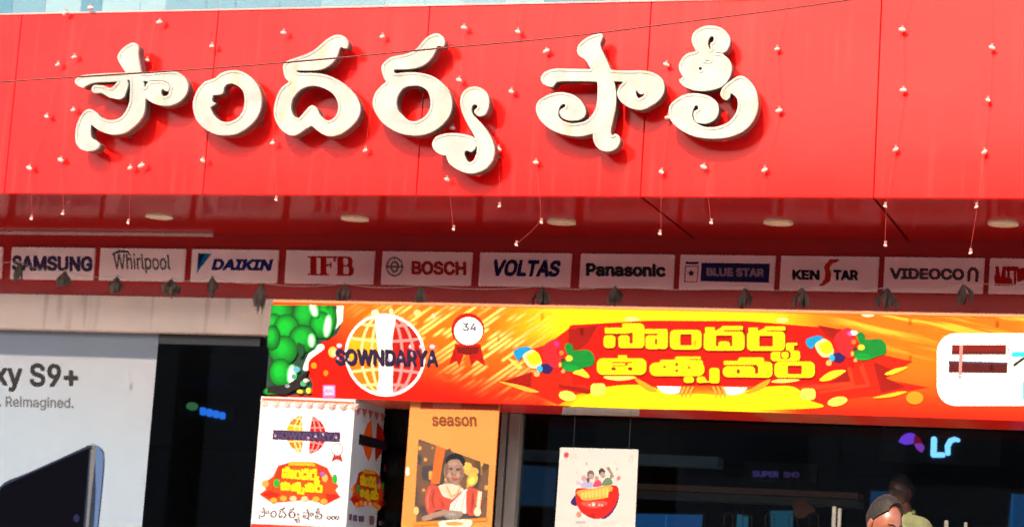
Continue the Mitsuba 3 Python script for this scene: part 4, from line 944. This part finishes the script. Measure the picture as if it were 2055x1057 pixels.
glow(k + '__lettering', text_shape('SUPER', 1511, 944, 1563, 956, 0.02, 0.04), wall(22.0), (0.055, 0.045, 0.20), 0.5)
glow(k + '__lettering', text_shape('SHO', 1573, 946, 1604, 957, 0.02, 0.04), wall(22.0), (0.075, 0.04, 0.16), 0.4)
# televisions and display shelves
TVS = [((1046, 932), (1118, 938), (1112, 1015), (1038, 1012), (0.004, 0.024, 0.06), 17.4, 'dark blue television screen left of the white poster'), ((1276, 1030), (1410, 1032), (1406, 1092), (1272, 1090), (0.008, 0.08, 0.24), 18.4, 'bright blue television screen right of the white poster at the frame bottom'),
       ((1480, 1030), (1502, 1036), (1500, 1092), (1476, 1092), (0.012, 0.12, 0.20), 19.2, 'narrow teal screen between the outlined window letters'), ((1546, 1024), (1592, 1024), (1590, 1092), (1548, 1092), (0.010, 0.09, 0.15), 19.2, 'teal screen beside the outlined window letters, right of the narrow one'),
       ((1748, 985), (1786, 985), (1784, 1035), (1744, 1035), (0.004, 0.05, 0.14), 20.0, 'small blue screen behind the head of the man in khaki'), ((2030, 990), (2110, 994), (2106, 1075), (2022, 1070), (0.003, 0.06, 0.18), 19.0, 'blue television screen at the right edge of the shop')]
for a, b, c, d, col, Y, lab in TVS:
    k = name('television'); tag(k, lab, 'television', 'blue screens inside the shop')
    g = Polygon([a, b, c, d])
    backboard(k + '__housing', g.buffer(4, join_style=2), wall(Y), 0.06)
    glow(k + '__screen', g, wall(Y), col, 0.5, 0.001, 0.004)
k = name('display_shelf'); tag(k, 'long brown display rail running behind the entrance glass', 'shelf')
p0, p1 = at(1280, 978, 18.0), at(1722, 988, 18.0)
add(k + '__rail', bx(at(1030, 975, 18.0)[0], p1[0], 18.0, 18.25, p1[2] - 0.045, p1[2]), 'mat_shelf')
add(k + '__board', bx(at(1030, 975, 18.0)[0], p1[0], 18.02, 18.3, p1[2] - 0.10, p1[2] - 0.052), 'mat_rail')
scene['mat_shelf'] = principled((0.32, 0.17, 0.13), 0.5, 0.4)
k = name('display_shelf'); tag(k, 'short blue grey light box behind the top of the white poster', 'shelf')
p0, p1 = at(1035, 915, 17.6), at(1440, 928, 17.6)
add(k + '__front', bx(p0[0], p1[0], 17.6, 17.8, p1[2] - 0.03, p1[2] + 0.045), 'mat_bluebox')
scene['mat_bluebox'] = principled((0.16, 0.25, 0.32), 0.5, 0.4)
k = name('hanging_tag'); tag(k, 'brown leaf shaped tag hanging in the shop above the teal screen', 'tag')
add(k + '__card', slab(on_plane(zoomed(smooth_closed([(1540, 850), (1580, 810), (1640, 800), (1700, 850), (1755, 900), (1700, 930), (1640, 970), (1570, 960), (1555, 900)]), 1260, 830, 4.657), wall(17.2)), wall(17.2), 0, 0.01), 'mat_tag')
scene['mat_tag'] = principled((0.34, 0.13, 0.07), 0.6, 0.3)

# ------------------------------------------------------------------ strings of small bulbs hanging over the canopy
STR = [([(132, 28), (117, 131), (95, 235), (60, 338), (64, 440)], 'leftmost string of small white bulbs over the red canopy'), ([(183, 17), (150, 116), (148, 222), (123, 322), (127, 430)], 'string of small white bulbs just left of the first raised letter'),
       ([(318, 20, 0), (296, 122), (275, 230, 0), (262, 338), (258, 448)], 'string of small white bulbs passing behind the first raised letter'), ([(330, 10, 0), (321, 46), (300, 180, 0), (285, 333)], 'short string of small white bulbs right of the first letter top'), ([(438, 15, 0), (426, 94), (412, 215, 0), (408, 323)], 'string of small white bulbs crossing the ring shaped letter'),
       ([(580, 13, 0), (570, 67), (556, 180, 0), (548, 288), (555, 402)], 'string of small white bulbs before the letter with the heart opening'), ([(776, 12, 0), (768, 75), (748, 190, 0), (734, 303)], 'string of small white bulbs between the heart and round opening letters'),
       ([(938, 10, 0), (932, 57), (922, 162), (909, 258), (898, 361), (911, 461)], 'string of small white bulbs running down to the S curve letter'), ([(1048, 10, 0), (1040, 65), (1027, 185), (1001, 300), (1003, 415)], 'string of small white bulbs in the gap between the two sign words'),
       ([(1110, 9, 0), (1097, 104), (1084, 215, 0), (1076, 327), (1087, 447), (1037, 492)], 'string of small white bulbs at the left arm of the crossed stem letter'), ([(1356, 7, 0), (1338, 131), (1341, 237), (1328, 346), (1325, 470)], 'string of small white bulbs between the last two raised letters'),
       ([(1440, 6, 0), (1430, 150, 0), (1413, 336), (1428, 448)], 'string of small white bulbs crossing the last raised letter'), ([(1577, 4, 0), (1560, 100), (1564, 223), (1535, 342)], 'string of small white bulbs just right of the last raised letter'),
       ([(1825, 0, 0), (1811, 61), (1813, 182), (1798, 301), (1777, 415), (1777, 493)], 'string of small white bulbs second from right, over bare red panels'), ([(1988, -2, 0), (1991, 97), (1983, 202), (1976, 306), (1960, 416), (1948, 508)], 'rightmost string of small white bulbs over bare red panels')]
bulb = trimesh.creation.icosphere(2); bulb.apply_scale((0.023, 0.015, 0.0135))
capm = trimesh.creation.cylinder(0.009, 0.02, sections=10); capm.apply_translation((0, 0, 0.014))
stem = trimesh.creation.cylinder(0.006, 0.012, sections=8)
scene_b = mikit.ply(bulb, 'mat_bulb', smooth=True)
scene_c = mikit.ply(capm, 'mat_bulb_cap', smooth=30)
for pts, lab in STR:
    k = name('light_string'); tag(k, lab, 'string lights', 'strings of small bulbs over the canopy')
    YS = YF - 0.035 - 0.02 * RNG.random()
    P3 = [at(p[0], p[1], YS) for p in pts]
    top = np.array([P3[0][0] + 0.01, YS, Z_TOP + 0.03])
    side = [(-1) ** i for i in range(len(pts))]
    wire = [top]
    for i, p in enumerate(P3):
        wire.append(p + np.array([0.004 * (side[i] if len(pts[i]) == 2 else 0), 0, 0.006]))
    w = np.array(wire)
    # a soft curve through the points
    tt = np.linspace(0, 1, 60)
    s = np.r_[0, np.cumsum(np.linalg.norm(np.diff(w, axis=0), axis=1))]; s /= s[-1]
    cur = np.stack([np.interp(tt, s, w[:, j]) for j in range(3)], 1)
    for _ in range(6):
        cur[1:-1] = (cur[:-2] + 2 * cur[1:-1] + cur[2:]) / 4
    add(k + '__wire', tube(cur, 0.0009, 5), 'mat_wire', smooth=True)
    for i, p in enumerate(P3):
        if len(pts[i]) == 2:
            R_ = T().translate((p - np.array([0, 0.01, 0])).tolist()).rotate([0, 1, 0], float(RNG.uniform(-35, 35))).rotate([0, 0, 1], float(RNG.uniform(-30, 30))).scale(0.6 if pts[i][1] > 395 else float(RNG.uniform(0.85, 1.1)))
            kb = name(k + '__bulb'); scene[kb] = {**scene_b, 'to_world': R_}
            scene[name(kb + '__cap')] = {**scene_c, 'to_world': T().translate((p - np.array([0, 0.004, -0.004])).tolist())}

# ------------------------------------------------------------------ dry leaf garland above the entrance
BUN = [(37, 548, 16, 'dry leaf bunch, leftmost on the garland, over the purple lettered board'), (129, 563, 22, 'dark dry leaf bunch below the purple lettered board'), (234, 574, 26, 'dark dry leaf bunch below the grey script board, left one'), (343, 580, 30, 'wide dark dry leaf bunch below the grey script board, right one'),
       (424, 577, 18, 'pale grey dry leaf bunch below the blue triangle board'), (522, 600, 22, 'long dry leaf bunch just left of the banner corner'), (690, 592, 22, 'dry leaf bunch over the banner below the red serif board'), (844, 596, 24, 'dry leaf bunch over the banner below the ring emblem board'), (1086, 598, 24, 'dry leaf bunch over the banner below the navy slanting board'),
       (1233, 597, 24, 'dry leaf bunch over the banner below the black lower case board'), (1493, 601, 22, 'dry leaf bunch over the banner below the navy bar board'), (1608, 600, 24, 'dry leaf bunch over the banner below the tall red S board'), (1781, 602, 26, 'dry leaf bunch over the banner at the left of the rounded capitals board'), (1931, 594, 28, 'dark bluish dry leaf bunch below the arch letter, rightmost of all')]
YL = 15.62
tops = [np.array([XL + 0.5, YL, at(-60, 535, YL)[2]])]
for px, py, w, lab in BUN:
    k = name('leaf_bunch'); tag(k, lab, 'leaf bunch', 'dry leaf bunches on the garland')
    c = at(px, py, YL)
    hgt = 0.085 if py > 590 or w < 20 else 0.075
    if px == 522:
        hgt = 0.12
    vs, fs = [], []
    nl = 12 + w // 3
    top = c + np.array([0, 0, hgt])
    for i in range(nl):
        a = RNG.uniform(0, 2 * math.pi); sp_ = RNG.uniform(0.1, 1.0) * w / 2 / 330 * 1.7
        L = hgt * RNG.uniform(1.2, 2.0); wd = RNG.uniform(0.008, 0.016)
        tip = top + np.array([math.cos(a) * sp_, math.sin(a) * sp_ * 0.8, -L])
        mid = (top * 0.45 + tip * 0.55) + np.array([math.cos(a), math.sin(a), 0]) * sp_ * 0.5
        b = np.array([-math.sin(a), math.cos(a), 0.0]) * wd
        if RNG.random() < 0.5:
            b = np.array([wd, 0, 0.2 * wd])
        n0 = len(vs)
        vs += [top + RNG.normal(0, 0.004, 3), mid + b, mid - b, tip, mid * 0.5 + tip * 0.5 + b * 0.8, mid * 0.5 + tip * 0.5 - b * 0.8]
        fs += [[n0, n0 + 1, n0 + 2], [n0 + 1, n0 + 4, n0 + 2], [n0 + 4, n0 + 5, n0 + 2], [n0 + 4, n0 + 3, n0 + 5]]
    leaf = trimesh.Trimesh(vs, fs, process=False)
    add(k + '__leaves', leaf, 'mat_dry_leaf')
    knot = trimesh.creation.icosphere(1, 0.010); knot.apply_translation(top)
    add(k + '__knot', knot, 'mat_string', smooth=True)
    tops.append(top)
tops.append(np.array([XR - 0.5, YL, tops[-1][2] + 0.05]))
gp = []
for a, b in zip(tops[:-1], tops[1:]):
    for t in np.linspace(0, 1, 8, endpoint=False):
        gp.append(a + (b - a) * t - np.array([0, 0, 0.025 * 4 * t * (1 - t)]))
gp.append(tops[-1])
add('garland_string', tube(gp, 0.0022, 5), 'mat_string', smooth=True); tag('garland_string', 'thin sagging string carrying the dry leaf bunches across the shop front', 'string')

# ------------------------------------------------------------------ overhead cable
cp = [(-400, 190), (-100, 172), (100, 158), (270, 147.5), (436, 137), (540, 128.5), (700, 115), (870, 98), (1020, 86), (1180, 70), (1300, 53.5), (1500, 29), (1700, 2), (2000, -45), (2500, -135)]
cw = np.array([at(x, y, 9.0 + 0.0002 * x) for x, y in cp])
s = np.linspace(0, len(cp) - 1, 120)
cw = np.stack([np.interp(s, np.arange(len(cp)), cw[:, j]) for j in range(3)], 1)
for _ in range(30):
    cw[1:-1] = (cw[:-2] + 2 * cw[1:-1] + cw[2:]) / 4
add('overhead_cable', tube(cw, 0.0034, 6), 'mat_cable', smooth=True); tag('overhead_cable', 'thin dark cable slanting across the red canopy and over the raised letters', 'cable')


# ------------------------------------------------------------------ people
def hullchain(pts):
    out = []
    sp = [manifold3d.Manifold.sphere(r, 20).translate((float(x), float(y), float(z))) for x, y, z, r in pts]
    for a, b in zip(sp[:-1], sp[1:]):
        out.append(manifold3d.Manifold.batch_hull([a, b]))
    return out


def union(ms):
    return manifold3d.Manifold.batch_boolean(ms, manifold3d.OpType.Add)


def to_tm(m, refine=0.0, smooth_n=0):
    if refine:
        m = m.refine_to_length(refine)
    q = m.to_mesh()
    t = trimesh.Trimesh(q.vert_properties[:, :3], q.tri_verts, process=True)
    if smooth_n:
        trimesh.smoothing.filter_taubin(t, 0.5, 0.52, smooth_n)
    return t


def to_mf(t):
    return manifold3d.Manifold(manifold3d.Mesh(np.asarray(t.vertices, np.float32), np.asarray(t.faces, np.uint32)))


def head_mesh():
    t = trimesh.creation.icosphere(4)
    v = np.array(t.vertices)
    x, y, z = v.T
    X, Y, Z = x * 0.077, y * 0.096, z * 0.115
    low = np.clip(-z, 0, 1)
    X *= 1 - 0.32 * low ** 1.5
    Y = np.where(y < 0, Y * (1 - 0.10 * low), Y * (1 - 0.30 * low))
    g = lambda cx, cz, sx, sz: np.exp(-((x - cx) / sx) ** 2 - ((z - cz) / sz) ** 2) * (y < 0.2)
    Y -= 0.026 * g(0, -0.18, 0.13, 0.20) * (1 + 0.5 * (z < -0.15)) + 0.007 * g(0, 0.13, 0.6, 0.10)
    Y += 0.010 * (g(0.36, 0.02, 0.17, 0.09) + g(-0.36, 0.02, 0.17, 0.09))
    Y -= 0.007 * (g(0, -0.50, 0.20, 0.05) + g(0, -0.62, 0.18, 0.05)) - 0.006 * g(0, -0.56, 0.24, 0.025)
    Y -= 0.010 * g(0, -0.86, 0.3, 0.12)
    return trimesh.Trimesh(np.stack([X, Y, Z], 1), t.faces, process=False)


def person(label, foot, face, height, skin, hair, shirt, trousers, lean=(0, 0), nod=0.0, recede=False):
    """foot: where the person stands; face: the angle about z (0 looks towards the street)."""
    k = name('person'); tag(k, label, 'person')
    h = height / 1.75
    lx, ly = lean
    sh = np.array([lx, ly, 0.0])
    torso = union(hullchain([(0, 0, 0.92, 0.135), (lx * 0.4, ly * 0.4, 1.10, 0.125), (lx * 0.8, ly * 0.8, 1.30, 0.145), (lx, ly, 1.38, 0.11)])
                  + hullchain([(-0.09, 0, 0.92, 0.11), (0.09, 0, 0.92, 0.11)]) + hullchain([(lx - 0.165, ly, 1.40, 0.060), (lx, ly, 1.43, 0.068), (lx + 0.165, ly, 1.40, 0.060)])
                  + hullchain([(lx - 0.10, ly, 1.25, 0.10), (lx + 0.10, ly, 1.25, 0.10)]))
    neck = hullchain([(lx, ly + 0.01, 1.40, 0.066), (lx * 1.15, ly * 1.15 - 0.005, 1.54, 0.055)])
    arms, sleeves, hands = [], [], []
    for s in (-1, 1):
        S, E_, W = (lx + 0.185 * s, ly, 1.38), (lx + 0.245 * s, ly - 0.01, 1.10), (lx + 0.235 * s, ly - 0.13, 0.87)
        arms += hullchain([(*S, 0.052), (*E_, 0.040), (*W, 0.027)])
        sleeves += hullchain([(*S, 0.064), tuple(np.array(S) * 0.35 + np.array(E_) * 0.65) + (0.060,)])
        pc = np.array(W) + (0, -0.02, -0.05)
        hands += hullchain([(*W, 0.026), (*pc, 0.030)]) + hullchain([(pc[0], pc[1] - 0.03, pc[2] - 0.01, 0.017), (pc[0], pc[1] + 0.03, pc[2] - 0.02, 0.016)])
        for i in range(4):
            b = pc + (0, -0.032 + 0.021 * i, -0.025)
            L = (0.070, 0.080, 0.075, 0.058)[i]
            hands += hullchain([(*b, 0.0095), (b[0] - 0.006 * s, b[1], b[2] - L * 0.55, 0.0085), (b[0] - 0.022 * s, b[1], b[2] - L, 0.0075)])
        hands += hullchain([(pc[0] - 0.01 * s, pc[1] - 0.025, pc[2] + 0.01, 0.012), (pc[0] - 0.02 * s, pc[1] - 0.055, pc[2] - 0.02, 0.010), (pc[0] - 0.022 * s, pc[1] - 0.060, pc[2] - 0.045, 0.0085)])
    legs, tr, shoes = [], [], []
    for s in (-1, 1):
        J = [(0.09 * s, 0, 0.90), (0.10 * s, -0.01, 0.49), (0.105 * s, 0.02, 0.08)]
        legs += hullchain([(*J[0], 0.085), (*J[1], 0.055), (*J[2], 0.040)]) + hullchain([(0.105 * s, 0.04, 0.04, 0.038), (0.115 * s, -0.15, 0.03, 0.030)])
        tr += hullchain([(*J[0], 0.105), (*J[1], 0.082), (J[2][0], J[2][1], 0.10, 0.070)])
        shoes += hullchain([(0.105 * s, 0.045, 0.045, 0.046), (0.117 * s, -0.16, 0.036, 0.036)])
    body = union([torso] + neck + arms + hands + legs)
    bt = to_tm(body, 0.03, 6)
    hm = head_mesh()
    ears = [to_tm(manifold3d.Manifold.sphere(1, 16).scale((0.010, 0.020, 0.032)).rotate((12, 0, 14 * s)).translate((0.078 * s, 0.012, -0.008))) for s in (-1, 1)]
    Rn = trimesh.transformations.rotation_matrix(nod, (1, 0, 0))
    hp = (lx * 1.25, ly * 1.25 - 0.015, 1.635)

    def place_head(m):
        m = m.copy(); m.apply_transform(Rn); m.apply_translation(hp); return m
    head = union([to_mf(place_head(m)) for m in [hm] + ears])
    whole = union([to_mf(bt), head])
    R_ = trimesh.transformations.rotation_matrix(face, (0, 0, 1))

    def fin(m, base, sm=40):
        m = m.copy() if isinstance(m, trimesh.Trimesh) else to_tm(m)
        m.apply_scale(h); m.apply_transform(R_); m.apply_translation(foot)
        add(k + '__' + base[0], m, base[1], smooth=sm)
    fin(whole, ('body', skin), 50)
    fin(to_tm(union([torso.scale((1.09, 1.16, 1.0)).trim_by_plane((0, 0, 1), 0.80).trim_by_plane((0, 0, -1), -1.475)] + sleeves), 0.03, 5), ('shirt', shirt), True)
    cl = to_tm(union(hullchain([(lx - 0.055, ly - 0.02, 1.475, 0.022), (lx, ly + 0.065, 1.50, 0.022), (lx + 0.055, ly - 0.02, 1.475, 0.022), (lx + 0.02, ly - 0.085, 1.43, 0.014)]) + hullchain([(lx - 0.055, ly - 0.02, 1.475, 0.022), (lx - 0.02, ly - 0.085, 1.43, 0.014)])), 0.02, 3)
    fin(cl, ('collar', shirt), True)
    fin(to_tm(union([torso.scale((1.06, 1.12, 1.0)).trim_by_plane((0, 0, -1), -0.86)] + tr), 0.03, 5), ('trousers', trousers), True)
    for sgn, f in zip((-1, 1), shoes):
        fin(to_tm(f, 0.02, 3), ('shoe', 'mat_black_metal'), True)
    # hair: a shell over the skull, cut along the hairline
    big = hm.copy(); v = np.array(big.vertices)
    nz = meshkit.fbm(v * 60.0, 3, 4)[:, None]
    v = v * (1.05 + 0.075 * (nz - 0.5)) * (np.array([1.03, 1.02, 1.14]) if recede else 1.0) + np.array([0, 0.004, 0.013 if recede else 0.006])
    big.vertices = v
    cap_ = to_mf(big)
    if recede:
        side = cap_.trim_by_plane((0, 0.80, 0.60), 0.006) - manifold3d.Manifold.sphere(1, 32).scale((0.062, 0.062, 0.062)).translate((0.004, -0.088, 0.078))
    else:
        side = cap_.trim_by_plane((0, 0.62, 0.78), 0.022)
    hair_m = to_tm(side); hair_m = place_head(hair_m)
    fin(hair_m, ('hair', hair), 50)
    for s in (-1, 1):
        e = trimesh.creation.icosphere(2, 0.0115); e.apply_translation((0.029 * s, -0.079, 0.004)); fin(place_head(e), ('eye', 'mat_eye'), True)
        b = to_tm(union(hullchain([(0.013 * s, -0.0955, 0.020, 0.0035), (0.028 * s, -0.093, 0.025, 0.004), (0.045 * s, -0.081, 0.021, 0.003)]))); fin(place_head(b), ('eyebrow', hair), True)
    return k


scene['mat_eye'] = principled((0.10, 0.07, 0.06), 0.2, 0.6)
c = at(1765, 1019, 11.5)
person('bald browed man in front of the entrance, only his hair and shiny forehead showing', (c[0] + 0.015, 11.5, 0.72), math.radians(50), (c[2] - 0.70) * 1.01, 'mat_skin', 'mat_hair_brown', 'mat_blue_cloth', 'mat_dark_cloth', (0, 0), 0.34, True)
c = at(1799, 957, 16.4)
person('dark haired man in a khaki shirt inside the entrance, behind the shiny forehead', (c[0] + 0.195, 16.4, ZI), math.radians(-38), (c[2] - ZI), 'mat_skin_dark', 'mat_hair', 'mat_khaki_cloth', 'mat_dark_cloth', (0.0, -0.17), 0.12, False)
